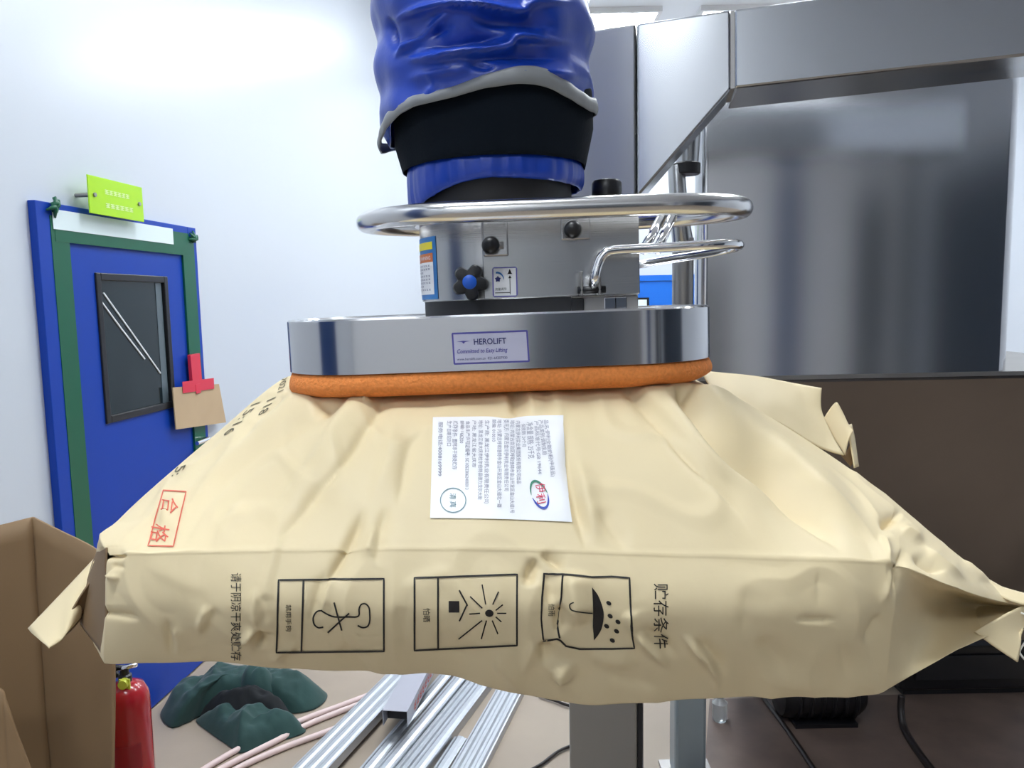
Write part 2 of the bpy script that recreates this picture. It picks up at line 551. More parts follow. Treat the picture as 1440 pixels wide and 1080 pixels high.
# green tape all round the leaf edge
tw = 0.10
wbox(fw - 0.01, fw + tw * .82, 0.02, DH - fw * .6, 0.023, 0.032).build('tape_strip', M['tape_green'], door)
wbox(DOOR_W - fw - tw * .55, DOOR_W - fw + 0.045, 0.02, DH - fw * .6, 0.0232, 0.0325).build('tape_strip', M['tape_green'], door)
wbox(fw + 0.01, DOOR_W - fw, DH - 0.135, DH - 0.032, 0.0305, 0.033).build('tape_strip', M['tape_green'], door)
s_end = wall_px(233, 330)[0]
wbox(fw, s_end, DH - 0.092, DH - 0.022, 0.0335, 0.0355).build('white_film_strip', M['film'], door, label='translucent white plastic film strip')
for (px, py) in ((62, 291), (262, 337)):
    s, z = wall_px(px, py)
    mb = MB()
    for k in range(5):
        a = random.uniform(0, 6.28)
        c = wall_pt(s + 0.01 * math.cos(a), z + 0.012 * math.sin(a), 0.036)
        d = (WD * math.cos(a * 2) + Vector((0, 0, 1)) * math.sin(a * 2)) * 0.03
        mb.tube([c - d, c + WN * 0.012, c + d * 0.8 + WN * 0.004], [0.004, 0.009, 0.005], 6)
    mb.build('tape_knot', M['tape_green'], door, smooth=True)
# lever handle
hs, hz = wall_px(272, 617)
hm = MB()
hp = [wall_pt(hs, hz, 0.02), wall_pt(hs, hz, 0.07), wall_pt(hs - 0.01, hz, 0.082), wall_pt(hs - 0.12, hz, 0.085)]
hm.tube(catmull(hp, 4), 0.010, 10)
m_ = wbox(hs - 0.022, hs + 0.022, hz - 0.09, hz + 0.05, 0.020, 0.030)
hm.add(m_.v, m_.f)
hm.build('handle', M['chrome'], door, angle=40)

# ------------------------------------------------------------------ lime sign over the door
SO = 0.075
c0 = wall_px(123, 245, SO); c1 = wall_px(203, 313, SO); c2 = wall_px(123, 298, SO); c3 = wall_px(201, 264, SO)
sg_s0, sg_s1 = c0[0], c1[0]
sg_z0, sg_z1 = (c1[1] + c2[1]) / 2, (c0[1] + c3[1]) / 2
sign = thing('door_sign', wall_pt((sg_s0 + sg_s1) / 2, sg_z0, SO), 'lime green acrylic sign standing off the wall above the blue door', 'sign')
wbox(sg_s0, sg_s1, sg_z0, sg_z1, SO - 0.006, SO).build('plate', M['sign_green'], sign, bevel=0.0015)
for s in (sg_s0 + 0.03, sg_s1 - 0.03):
    z = (sg_z0 + sg_z1) / 2
    MB().tube([wall_pt(s, z, 0), wall_pt(s, z, SO + 0.006)], 0.008, 10).build('standoff', M['steel_dull'], sign, angle=40)
zz = sg_z1 - sg_z0
ss = sg_s1 - sg_s0
for (a0, a1, b0) in ((0.28, 0.74, 0.58), (0.28, 0.80, 0.22)):
    mb = MB()
    n = 6
    for k in range(n):                                    # a line of small glyph-like strokes, as blurred as the photograph's
        u0 = a0 + (a1 - a0) * k / n
        u1 = u0 + (a1 - a0) / n * 0.8
        for (p0, p1, q0, q1) in ((0, 1, 0, .22), (0, 1, .4, .6), (0, 1, .8, 1), (.38, .62, .2, .8)):
            mm = wbox(sg_s0 + ss * (u0 + (u1 - u0) * p0), sg_s0 + ss * (u0 + (u1 - u0) * p1), sg_z0 + zz * (b0 + 0.12 * q0), sg_z0 + zz * (b0 + 0.12 * q1), SO, SO + 0.0008)
            mb.add(mm.v, mm.f)
    mb.build('lettering', M['sign_ink'], sign)

# ------------------------------------------------------------------ cardboard tag taped to the door
q = [wall_px(x, y, 0.05) for x, y in ((243, 545), (308, 540), (318, 594), (248, 604))]
tagc = thing('cardboard_tag', wall_pt(q[0][0], q[2][1], 0.05), 'small brown cardboard tag taped to the edge of the blue door with red tape', 'tag')
MB().prism([wall_pt(s, z, 0.045) for s, z in q], WN * 0.005).build('card', M['card'], tagc)
for (x0, y0, x1, y1, w, o) in ((274, 498, 278, 545, 0.085, 0.05), (256, 545, 300, 539, 0.075, 0.0525), (277, 540, 278, 553, 0.06, 0.054)):
    a = wall_px(x0, y0, 0.05); b = wall_px(x1, y1, 0.05)
    wquad_strip([a, b], w * (1.0 if w > 0.08 else 0.7), o if y0 > 500 else 0.036, o + 0.0015).build('red_tape', M['tape_red'], tagc)

# ------------------------------------------------------------------ blue door in the far wall
f0 = U(868, 388, FAR_Y - 0.03); f1 = U(976, 388, FAR_Y - 0.03)
fd = bpy.data.objects.new('door_2', None)
COL.objects.link(fd)
fd.location = ((f0.x + f1.x) / 2, FAR_Y, 0)
structure(fd)
mb = MB()
for (x0, x1, z0, z1) in ((f0.x, f0.x + 0.07, 0, f0.z), (f1.x - 0.07, f1.x, 0, f0.z), (f0.x + 0.07, f1.x - 0.07, f0.z - 0.07, f0.z)):
    mb.box((x0, FAR_Y - 0.05, z0), (x1, FAR_Y, z1))
mb.build('frame', M['far_blue'], fd)
MB().box((f0.x + 0.075, FAR_Y - 0.035, 0.01), (f1.x - 0.075, FAR_Y - 0.005, f0.z - 0.075)).build('leaf', M['far_blue'], fd)
g0 = U(880, 419, FAR_Y - 0.05); g1 = U(913, 432, FAR_Y - 0.05)
MB().box((g0.x, FAR_Y - 0.045, g1.z - 0.5), (g1.x, FAR_Y - 0.03, g0.z)).build('window_frame', M['black'], fd)
MB().box((g0.x + 0.02, FAR_Y - 0.049, g1.z - 0.48), (g1.x - 0.03, FAR_Y - 0.044, g0.z - 0.025)).build('pane', M['film'], fd)


# ================================================================== STEEL MACHINE behind on the right
# vertical column with an overhead arm
AX = Vector((math.cos(R(11)), -math.sin(R(11)), 0))
BX = Vector((math.sin(R(11)), math.cos(R(11)), 0))
P0 = U(896, 1000, 2.03)
def fp(px, py, out=0.0):
    return on_plane(px, py, P0 - BX * out, BX)
def fsz(px, py):
    p = fp(px, py)
    return (p - P0).dot(AX), p.z
def F3(s, z, d=0.0):
    return Vector((P0.x, P0.y, 0)) + AX * s + BX * d + Vector((0, 0, z))

crane = thing('steel_crane', F3(-0.1, 0, 0.07), 'tall stainless steel column with a mitred elbow and a box arm reaching over the tank', 'crane')
sR = 0.0
sL = fsz(800, 1000)[0]
s_seam, z_top = fsz(1030, 13)
_, z_bot = fsz(1030, 125)
s_g, z_g = fsz(890, 283)
cz = fsz(822, 44)[1]
DD = 0.15
def fq(px, py):
    return F3(*fsz(px, py))
DD = 0.15
zc_l, zc_r = fsz(800, 47)[1], fsz(896, 33)[1]
MB().prism([F3(sL, 0.015), F3(sR, 0.015), F3(sR, zc_r), F3(sL, zc_l)], BX * DD).build('column', M['steel_column'], crane, bevel=0.006)
MB().prism([F3(sR + 0.0005, 0.02, 0.01), F3(sR + 0.014, 0.02, 0.01), F3(sR + 0.014, 1.45, 0.01), F3(sR + 0.0005, 1.45, 0.01)], BX * 0.12).build('edge_strip', M['black_rubber'], crane, label='black strip along the edge of the column')
s_e, z_e = fsz(896, 278)
MB().prism([F3(sR + 0.002, z_e), fq(1028, 125), fq(1027, 13.5), F3(sR + 0.002, zc_r)], BX * DD).build('elbow', M['steel_beam'], crane, bevel=0.006)
a0_, a1_ = fsz(1033, 124), fsz(1440, 76)
b0_, b1_ = fsz(1033, 13), fsz(1136, 0)
kA = (a1_[1] - a0_[1]) / (a1_[0] - a0_[0])
kB = (b1_[1] - b0_[1]) / (b1_[0] - b0_[0])
kA = kB = (kA + kB) / 2
AL = 1.3
MB().prism([F3(*a0_), F3(a0_[0] + AL, a0_[1] + kA * AL), F3(a0_[0] + AL, b0_[1] + kB * AL), F3(*b0_)], BX * 0.22).build('arm', M['steel_beam'], crane, bevel=0.006)
MB().prism([fq(1027.5, 124) + BX * .004, fq(1033.5, 123.5) + BX * .004, fq(1033.5, 14) + BX * .004, fq(1027.5, 14.5) + BX * .004], BX * 0.14).build('weld_seam', M['steel_dull'], crane)
MB().prism([F3(sL - 0.08, 0), F3(sR + 0.08, 0), F3(sR + 0.08, 0.015), F3(sL - 0.08, 0.015)], BX * (DD + 0.16)).build('base_plate', M['steel_dull'], crane)

# tank / hopper
TY = 2.55
tx0 = U(974, 500, TY).x; tx1 = U(1424, 500, TY).x
tz = U(1200, 527, TY).z
tank = thing('steel_hopper', ((tx0 + tx1) / 2, TY + 0.5, 0), 'large stainless steel hopper with a sloped dark lower face behind the arm on the right', 'hopper')
TD = 1.1
def taper(pts):
    return [(x + (y - TY) * 0.32 * max(0, (tx1 - x) / (tx1 - tx0)), y) for x, y in pts]
prof = taper(rounded(tx0, tx1, TY, TY + TD, 0.05, 8))
ttop = z_bot + 0.25
MB().prism([(x, y, tz) for x, y in prof], (0, 0, ttop - tz)).build('shell', M['steel_tank'], tank, angle=30)
lx1 = tx1 + 0.55
zl = U(1340, 900, TY + 0.42).z
y1 = TY + TD
lx0 = tx0 + 0.004
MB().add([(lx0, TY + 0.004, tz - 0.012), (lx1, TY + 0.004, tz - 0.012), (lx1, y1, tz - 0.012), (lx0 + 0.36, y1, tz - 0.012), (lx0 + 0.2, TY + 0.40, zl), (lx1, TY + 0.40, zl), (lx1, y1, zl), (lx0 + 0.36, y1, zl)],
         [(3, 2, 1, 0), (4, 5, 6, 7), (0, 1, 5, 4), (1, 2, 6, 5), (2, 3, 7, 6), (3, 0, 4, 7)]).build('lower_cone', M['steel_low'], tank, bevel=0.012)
MB().prism([(x, y, tz - 0.012) for x, y in taper(rounded(tx0 - 0.006, lx1, TY - 0.006, TY + TD + 0.006, 0.03, 4))], (0, 0, 0.014)).build('rim', M['steel_dull'], tank, angle=30)
for (x, y) in ((lx1 - 0.05, TY + 0.10), (lx1 - 0.05, TY + 1.0), (tx0 + 0.5, TY + 1.0)):
    MB().box((x - 0.03, y - 0.03, 0), (x + 0.03, y + 0.03, tz - 0.05)).build('leg', M['steel_dull'], tank, bevel=0.004)

# vertical pipe with a flange and a slanted chute left of the hopper
pc = U(960, 430, 2.42)
pipe = tank
pr = 0.033
MB().lathe([(pr, 1.25), (pr, U(960, 335, 2.42).z)], (pc.x, 2.42, 0), 20).build('side_pipe', M['steel_dull'], pipe, angle=40)
fz = U(962, 246, 2.42).z
MB().lathe([(0.038, 0), (0.042, 0.004), (0.042, 0.032), (0.038, 0.036)], (pc.x + 0.010, 2.42, fz), 20).build('pipe_flange', M['black_rubber'], pipe, angle=40)
MB().lathe([(0.034, 0), (0.05, 0.26)], (pc.x + 0.012, 2.42, fz + 0.035), 20).build('upper_pipe', M['steel'], pipe, angle=40)
a = Vector((pc.x - 0.012, 2.42, fz + 0.004)); b = U(955, 300, 2.40)
c = U(960, 340, 2.42)
MB().tube([a + Vector((-.01, 0, .02)), b, c], [0.026, 0.028, 0.033], 16).build('pipe_brace', M['steel'], pipe, angle=40)

# pale blue-grey steel leg, the hopper's own
lx = U(967, 1030, 2.62).x
for zc_ in (1.32, 1.62):
    MB().box((pc.x - 0.04, 2.38, zc_), (pc.x + 0.04, 2.46, zc_ + 0.03)).build('pipe_clamp', M['steel_dull'], tank, bevel=0.004)
    MB().box((pc.x - 0.012, 2.455, zc_ + 0.006), (pc.x + 0.06, 2.60, zc_ + 0.024)).build('clamp_bracket', M['steel_dull'], tank)
MB().box((lx - 0.056, 2.57, 0.012), (lx + 0.056, 2.67, tz - 0.02)).build('front_leg', M['leg_blue'], tank, bevel=0.012, label='pale blue-grey square steel leg')
MB().box((lx - 0.09, 2.54, 0), (lx + 0.09, 2.70, 0.012)).build('foot_plate', M['steel_dull'], tank)
jc = UZ(1012, 1012, 0.0035)
cup = thing('clear_bottle', jc, 'small clear plastic bottle on the floor right of the pale hopper leg', 'bottle')
MB().lathe([(0.028, 0), (0.032, 0.01), (0.032, 0.075), (0.014, 0.095), (0.014, 0.105)], jc, 16).build('body', M['clear'], cup, angle=40)
MB().lathe([(0.016, 0.105), (0.016, 0.12)], jc, 16).build('cap', M['film'], cup, angle=40)

# black drive unit under the hopper, black motor on the floor
DY = 3.12
x0, x1 = U(1266, 950, DY).x, U(1462, 950, DY).x
drv = thing('drive_unit', ((x0 + x1) / 2, DY + 0.2, 0), 'black machine base on the floor under the hopper at the right edge', 'machine')
zt = U(1340, 905, DY).z
MB().box((x0, DY, 0.03), (x1, DY + 0.45, zt)).build('housing', M['black'], drv, bevel=0.02, bev_seg=3)
MB().box((x0 - 0.03, DY - 0.03, zt + 0.001), (x1, DY + 0.47, zt + 0.03)).build('top_plate', M['dark_panel'], drv, bevel=0.004)
MB().box((x0 + 0.06, DY - 0.012, zt * .35), (x1 - 0.05, DY + 0.01, zt * .8)).build('access_panel', M['black_rubber'], drv, bevel=0.004)
MB().box((x0 + 0.03, DY + 0.03, 0), (x1 - 0.03, DY + 0.42, 0.03)).build('plinth', M['black_rubber'], drv)
mc = UZ(1168, 1024, 0.0035)
mot = thing('black_motor', mc, 'black round-shouldered motor lying on the floor right of the pale hopper leg', 'motor')
MB().lathe([(0.05, -0.20), (0.10, -0.18), (0.11, -0.15), (0.11, 0.12), (0.09, 0.15), (0.03, 0.16), (0.03, 0.2)], mc + Vector((0, 0.1, 0.115)), 24, 'x').build('body', M['black'], mot, angle=35)
for k in range(6):
    MB().lathe([(0.113, 0), (0.118, 0.004), (0.118, 0.012), (0.113, 0.016)], mc + Vector((-0.13 + 0.045 * k, 0.1, 0.115)), 24, 'x').build('cooling_fin', M['black'], mot, angle=35)
MB().box((mc.x - 0.14, mc.y + 0.0, 0.0035), (mc.x + 0.11, mc.y + 0.2, 0.02)).build('foot', M['black'], mot)

# thin dark sheet over the floor under the hopper
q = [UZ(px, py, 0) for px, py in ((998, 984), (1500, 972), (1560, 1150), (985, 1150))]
mt = MB().prism(q, (0, 0, 0.003)).build('floor_sheet', M['mat'], None)
tag(mt, 'dark brown sheet on the floor under the hopper', 'mat')

# cables
def cable(pts, r, label, name='power_cable', m='cable'):
    cp = [UZ(px, py, z) for px, py, z in pts]
    o = MB().tube(catmull(cp, 8), r, 8).build(name, M[m], smooth=True)
    return tag(o, label, 'cable', )
cable(((1050, 950, 0.012), (1080, 990, 0.012), (1108, 1028, 0.012), (1140, 1075, 0.012), (1175, 1130, 0.012)), 0.010, 'thin dark cable running straight across the floor below the sack')
cable(((1268, 978, 0.13), (1267, 1000, 0.07), (1274, 1030, 0.018), (1310, 1082, 0.013), (1350, 1120, 0.013)), 0.014, 'thick dark cable curving over the floor beside the black machine base')
cable(((742, 1085, 0.01), (762, 1074, 0.01), (790, 1054, 0.01), (830, 1040, 0.01)), 0.006, 'thin dark cable ending at the left side of the steel column')
cable(((758, 978, 0.01), (780, 985, 0.01), (800, 992, 0.01), (840, 1000, 0.01)), 0.006, 'short dark cable behind the steel column close under the sack')

# ================================================================== FLOOR CLUTTER
# open carton at the left edge
ct = thing('brown_carton', UZ(20, 1230, 0), 'large open brown cardboard carton standing at the left edge', 'carton')
def card(name, top, bot_dx=0.0, n_=10, th=0.006, wob=0.010, m='kraft_dark', zlow=0.0):
    g = []
    tp = catmull([U(*p) for p in top], 5)
    if not isinstance(bot_dx, tuple):
        bot_dx = (bot_dx, bot_dx)
    for ip, p in enumerate(tp):
        rowc = []
        bdx = bot_dx[0] + (bot_dx[1] - bot_dx[0]) * ip / (len(tp) - 1)
        for j in range(n_ * 2 + 1):
            t = j / (n_ * 2)
            q = Vector((p.x + bdx * t, p.y - 0.02 * t, p.z * (1 - t) + zlow * t))
            w = wob * math.sin(min(1, t * 3) * math.pi / 2)
            q.y += w * noise.noise(Vector((q.x * 5, q.z * 3.5, 1.5)))
            q.x += w * 0.6 * noise.noise(Vector((q.y * 5, q.z * 3.5, 7.5)))
            rowc.append(q)
        g.append(rowc)
    return MB().sheet(g).build(name, M[m], ct, smooth=True, solid=th)
card('rear_panel', ((-230, 785, 1.84), (-120, 763, 1.93), (-40, 748, 2.0), (46, 727, 2.07)))
card('side_panel', ((46, 727, 2.07), (80, 744, 2.0), (130, 769, 1.93), (159, 795, 1.86)), (0.0, -0.068))
card('front_flap', ((-230, 1000, 1.60), (-120, 960, 1.64), (-10, 965, 1.70), (8, 985, 1.70), (24, 1030, 1.70), (46, 1088, 1.70)), 0.0, wob=0.004)

# fire extinguisher
ec = UZ(195, 1205, 0)
ed = (ec - CAM).length
er = 31.5 / 1080 * ec.y
ext = thing('fire_extinguisher', ec, 'red fire extinguisher with a black valve standing by the blue door', 'extinguisher')
zsh = U(187, 985, ec.y).z
ztop = U(187, 957, ec.y).z
MB().lathe([(er * .9, 0), (er * .97, 0.012), (er, 0.03), (er, zsh), (er * .96, zsh + (ztop - zsh) * .35), (er * .78, zsh + (ztop - zsh) * .75), (er * .45, ztop - 0.004), (er * .25, ztop)], ec, 36).build('cylinder', M['ext_red'], ext, angle=50)
MB().lathe([(er * .30, ztop - 0.005), (er * .30, ztop + 0.018), (er * .2, ztop + 0.022), (er * .2, ztop + 0.045)], ec, 18).build('valve', M['black'], ext, angle=40)
hm = MB()
hm.tube([ec + Vector((0.012, 0, ztop + 0.042)), ec + Vector((-0.03, -0.01, ztop + 0.05)), ec + Vector((-0.055, -0.02, ztop + 0.025)), ec + Vector((-0.06, -0.02, ztop - 0.01))], 0.008, 8)
hm.build('carry_handle', M['black'], ext, smooth=True)
MB().tube([ec + Vector((-0.02, -0.01, ztop + 0.040)), ec + Vector((0.02, -0.015, ztop + 0.052)), ec + Vector((0.048, -0.02, ztop + 0.060))], 0.007, 8).build('lever', M['chrome'], ext, smooth=True)
MB().lathe([(0.014, -0.014), (0.016, 0.0), (0.016, 0.004)], ec + Vector((0.012, -er * .42, ztop + 0.006)), 16, 'y').build('gauge', M['tag_lime'], ext, angle=40)
MB().box((ec.x - 0.002, ec.y - er * .5, ztop - 0.012), (ec.x + 0.03, ec.y - er * .42, ztop + 0.02)).build('safety_tag', M['tag_lime'], ext)
hp = [ec + Vector((-0.02, 0, ztop + 0.02)), ec + Vector((-er - 0.03, 0.0, ztop - 0.02)), ec + Vector((-er - 0.02, -0.01, zsh - 0.2)), ec + Vector((-er - 0.005, -0.02, 0.12))]
MB().tube(catmull(hp, 8), 0.009, 8).build('hose', M['black_rubber'], ext, smooth=True)
a0, a1 = R(215), R(325)
mb = MB().sheet([[ec + Vector(((er + 0.0007) * math.cos(a0 + (a1 - a0) * i / 16), (er + 0.0007) * math.sin(a0 + (a1 - a0) * i / 16), z)) for z in (zsh * .45, zsh * .78)] for i in range(17)])
mb.build('wrap_label', mat('dark_red_print', (0.30, 0.003, 0.012), 0.35), ext, smooth=True)

# heap of dark green clothing
jc0 = UZ(340, 1000, 0)
jk = thing('green_jacket', jc0, 'heap of dark green cloth jacket lying on the floor by the blue door', 'jacket')
def heap(outline, h_mid, seed, name, m, z_extra=0.0, folds=(), dirn=0.6, rough=0.022):
    fl = prep(folds)
    pts = [UZ(px, py, 0) for px, py in outline]
    cen = sum(pts, Vector()) / len(pts)
    ring = catmull(pts, 8, closed=True)
    NR = 40
    cd, sd_ = math.cos(dirn), math.sin(dirn)
    grid = []
    for p in ring:
        rowc = []
        for j in range(NR + 1):
            t = j / NR
            q = cen + (p - cen) * t
            e = 1 - t ** 5
            u_, v_ = q.x * cd + q.y * sd_, -q.x * sd_ + q.y * cd
            wv = noise.noise(Vector((u_ * 2.2, v_ * 6, seed)))
            w2 = 1 - abs(noise.noise(Vector((u_ * 2 + 3, v_ * 9, seed + 9)))) * 2
            h = h_mid * (1 - t ** 3.2) + (rough * 1.2 * wv + rough * 0.35 * w2 + 0.22 * rough * (1 - 2 * abs(noise.noise(Vector((u_ * 9, v_ * 17, seed + 3))))) + 0.3 * rough * noise.noise(q * 30)) * e + 0.012 * e
            px, py = PX(q)
            h += crease(px, py, fl) * e
            rowc.append(Vector((q.x, q.y, max(0.003, h) + z_extra * (1 - 0.8 * t * t))))
        grid.append(rowc)
    return MB().sheet(grid, closed_u=True).build(name, m, jk, smooth=True, solid=0.004)

heap([(226, 1006), (240, 985), (262, 975), (300, 962), (350, 958), (420, 962), (458, 975), (452, 992), (425, 1003), (380, 1004), (330, 1006), (285, 1008), (262, 1018), (240, 1024)], 0.12, 2.0, 'back_panel', M['cloth'], dirn=0.9, rough=0.03, folds=(
    (((236, 1012), (255, 985), (290, 962)), 9, 0.028), (((266, 1012), (285, 985), (310, 968)), 7, -0.028), (((300, 1000), (310, 975), (340, 955)), 6, 0.022), (((390, 985), (425, 985), (455, 990)), 8, 0.022), (((385, 1000), (420, 998), (450, 1000)), 5, -0.017), (((350, 990), (375, 965), (410, 955)), 6, -0.022)))
heap([(276, 1014), (300, 1006), (345, 1010), (392, 1008), (412, 1012), (430, 1028), (412, 1038), (375, 1048), (338, 1060), (322, 1050), (296, 1032)], 0.055, 9.0, 'front_panel', M['cloth'], dirn=0.3, rough=0.02, folds=(
    (((334, 1056), (350, 1030), (385, 1012)), 6, 0.028), (((345, 1050), (365, 1030), (400, 1018)), 5, -0.019), (((372, 1040), (400, 1028), (428, 1026)), 7, 0.017), (((300, 1028), (325, 1015), (350, 1008)), 8, 0.019), (((312, 1040), (335, 1022), (352, 1014)), 5, -0.017)))
heap([(282, 1008), (325, 1000), (372, 1000), (408, 1008), (404, 1020), (360, 1024), (312, 1024)], 0.06, 15.0, 'lining', M['lining'], z_extra=0.03, dirn=0.2, rough=0.04, folds=((((300, 1012), (340, 1005), (380, 1010)), 4, 0.022), (((310, 1002), (345, 996), (372, 1000)), 4, -0.017)))
heap([(332, 1000), (342, 985), (366, 976), (388, 984), (396, 996), (384, 1006), (356, 1012)], 0.07, 21.0, 'sleeve', M['cloth'], z_extra=0.10, dirn=0.8, rough=0.02, folds=((((340, 1000), (360, 985), (388, 978)), 5, 0.017), (((345, 1006), (368, 992), (392, 988)), 4, -0.017)))

# pale pink plastic conduits
def conduit(pts, label):
    cp = [UZ(px, py, z) for px, py, z in pts]
    t = MB().tube(catmull(cp, 6), 0.012, 10).build('plastic_conduit', M['pipe_pink'], smooth=True)
    tag(t, label, 'pipe', 'pink conduits on the floor')
conduit(((262, 1098, .012), (306, 1070, .012), (350, 1046, .012), (424, 1013, .012), (480, 992, .012), (560, 962, .012)), 'pale pink plastic conduit, the rearmost one, passing under the green jacket')
conduit(((281, 1098, .012), (328, 1072, .012), (388, 1042, .012), (430, 1020, .012), (482, 999, .012), (565, 968, .012)), 'pale pink plastic conduit between two others, touching the jacket front corner')
conduit(((300, 1100, .012), (345, 1075, .012), (400, 1051, .012), (462, 1028, .012), (540, 997, .012)), 'pale pink plastic conduit, the frontmost one, clear of the green jacket')

# galvanised profiles
def profile(pa, pb, pts2d, name, m, label, cat='metal profile', group=None, z0=0.0, inner=None):
    """open channel between floor points pa (far) and pb (near); pts2d: section (across, up)"""
    a = UZ(pa[0], pa[1], z0); b = UZ(pb[0], pb[1], z0)
    d = (b - a)
    al = d.normalized()
    ac = Vector((al.y, -al.x, 0))
    if ac.x < 0:
        ac = -ac
    g = [[base + ac * x + Vector((0, 0, h)) for x, h in pts2d] for base in (a, b)]
    t = thing(name, (a + b) / 2, label, cat, group)
    MB().sheet(g).build('channel', m, t, solid=0.003, bevel=0.0)
    return t, a, b, ac

def ribbed(w, h, ribs=3):
    pts = [(-w / 2 + 0.012, 0.0), (-w / 2, 0.0), (-w / 2, h)]
    for k in range(ribs):
        x = -w / 2 + w * (k + 0.5) / ribs
        s = w / ribs * 0.22
        pts += [(x - s * 1.6, h), (x - s * .7, h + 0.006), (x + s * .7, h + 0.006), (x + s * 1.6, h)]
    pts += [(w / 2, h), (w / 2, 0.0), (w / 2 - 0.012, 0.0)]
    return pts
g_ = 'galvanised profiles on the floor'
profile((585, 936), (430, 1100), ribbed(0.125, 0.035, 3), 'metal_stud', M['galv'], 'wide bright ribbed metal stud, leftmost of the loose profiles on the floor', group=g_, z0=0.026)
profile((640, 942), (510, 1100), ribbed(0.055, 0.03, 1), 'metal_stud', M['galv'], 'narrow shiny metal stud passing right under the grey box channel', group=g_)
profile((662, 946), (536, 1100), ribbed(0.055, 0.04, 1), 'metal_stud', M['galv'], 'second narrow metal stud to the right of the grey box channel', group=g_)
profile((678, 950), (560, 1100), ribbed(0.055, 0.03, 2), 'metal_stud', M['galv'], 'third narrow metal stud, with twin ribs, right of the grey box channel', group=g_)
profile((694, 954), (584, 1100), ribbed(0.05, 0.038, 1), 'metal_stud', M['galv'], 'narrow metal stud at the right of the middle bundle, before the bare gap', group=g_)
profile((728, 958), (652, 1100), ribbed(0.115, 0.03, 3), 'metal_stud', M['galv'], 'wide pale ribbed metal stud, rightmost of the loose profiles on the floor', group=g_)
profile((648, 1044), (612, 1100), ribbed(0.05, 0.02, 1), 'metal_stud', M['galv'], 'short stub of metal stud between the middle bundle and the rightmost stud', group=g_)
bz = 0.0685
w_, h_ = 0.098, 0.062
t, a, b, ac = profile((603, 930), (556, 1021), [(-w_ / 2, 0), (-w_ / 2, h_), (w_ / 2, h_), (w_ / 2, 0)], 'box_channel', M['channel_grey'], 'grey painted box channel with an open dark end lying over the metal studs', group=None, z0=bz)
al = (b - a).normalized()
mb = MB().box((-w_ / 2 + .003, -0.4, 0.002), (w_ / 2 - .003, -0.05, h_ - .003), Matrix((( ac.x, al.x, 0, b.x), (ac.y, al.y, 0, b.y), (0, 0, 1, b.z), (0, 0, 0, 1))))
mb.build('shade_core', M['channel_shade'], t)  # dark block filling the hollow, stands in for its inner shade
mb = MB()
for k in range(9):
    o0 = b - al * (0.10 + 0.045 * k) + ac * (w_ / 2 + 0.0022)
    for (u0, u1, v0, v1) in ((0, .026, .012, .018), (0, .007, .012, .045), (0.010, .026, .026, .032), (.019, .026, .02, .045)):
        mb.add([o0 - al * u0 + Vector((0, 0, v0)), o0 - al * u1 + Vector((0, 0, v0)), o0 - al * u1 + Vector((0, 0, v1)), o0 - al * u0 + Vector((0, 0, v1))], [(0, 1, 2, 3)])
mb.build('red_marks', M['ink_red'], t)


# ================================================================== LIFTER
PD = 0.93                                  # depth of its axis
FD = 0.80                                  # depth of the plate's front
zt_pl = U(701, 441, FD).z
zb_pl = U(701, 521, FD).z
xl = U(406, 490, 0.889).x
xr = U(997, 475, 0.899).x
cx = (xl + xr) / 2
HW = (xr - xl) / 2
HD = PD - FD
lift = thing('vacuum_tube_lifter', (cx, PD, zb_pl), 'vacuum tube lifter with blue sleeved hose, steel ring handle and oval suction foot', 'lifter')
lift.rotation_euler = (0, R(-1.0), 0)
lift['local'] = 1                          # its parts are given in its own frame: x right, y away, z up
LR = lift.rotation_euler.to_matrix()
def L(px, py, y):
    """point seen at a pixel on the plane y (own frame)"""
    o = LR.transposed() @ (CAM - lift.location)
    d = LR.transposed() @ ray(px, py)
    return o + d * ((y - o.y) / d.y)
yF = -HD
PH = zt_pl - zb_pl

# suction foot
outl = rounded(-HW, HW, -HD, HD, 0.105, 14)
def ring_at(scale_in, z):
    return [Vector((x * (1 - scale_in / HW), y * (1 - scale_in / HD), z)) for x, y in outl]
n = len(outl)
def stack(rings):
    mb = MB()
    vs_ = [v for r_ in rings for v in r_]
    fs_ = []
    for i in range(len(rings) - 1):
        for k in range(n):
            k2 = (k + 1) % n
            fs_.append((i * n + k, i * n + k2, (i + 1) * n + k2, (i + 1) * n + k))
    fs_.append(tuple(range(n - 1, -1, -1)))
    fs_.append(tuple((len(rings) - 1) * n + k for k in range(n)))
    return mb.add(vs_, fs_)
plate = stack([ring_at(0.002, 0), ring_at(0, 0.001), ring_at(0, PH - 0.002), ring_at(0.002, PH), ring_at(0.006, PH), ring_at(0.008, PH - 0.002)]).build('suction_foot', M['steel_plate'], lift, angle=30)
foam_rings = []
for k in range(11):
    t = k / 10
    b_ = 0.004 * math.sin(t * math.pi) - 0.0105 * max(0, (t - 0.6) / 0.4) ** 2
    rg = []
    for i, p in enumerate(ring_at(0.002 - b_, 0)):
        sag = 0.004 * noise.noise(Vector((p.x * 14, p.y * 14, 2))) - 0.004 * max(0, -p.x / HW - 0.2) + 0.003 * max(0, p.x / HW - 0.6)
        rg.append(Vector((p.x, p.y, -0.0005 - t * (0.0245 - sag))))
    foam_rings.append(rg)
stack(foam_rings[::-1]).build('foam_pad', M['foam'], lift, smooth=True, label='orange foam sealing pad')

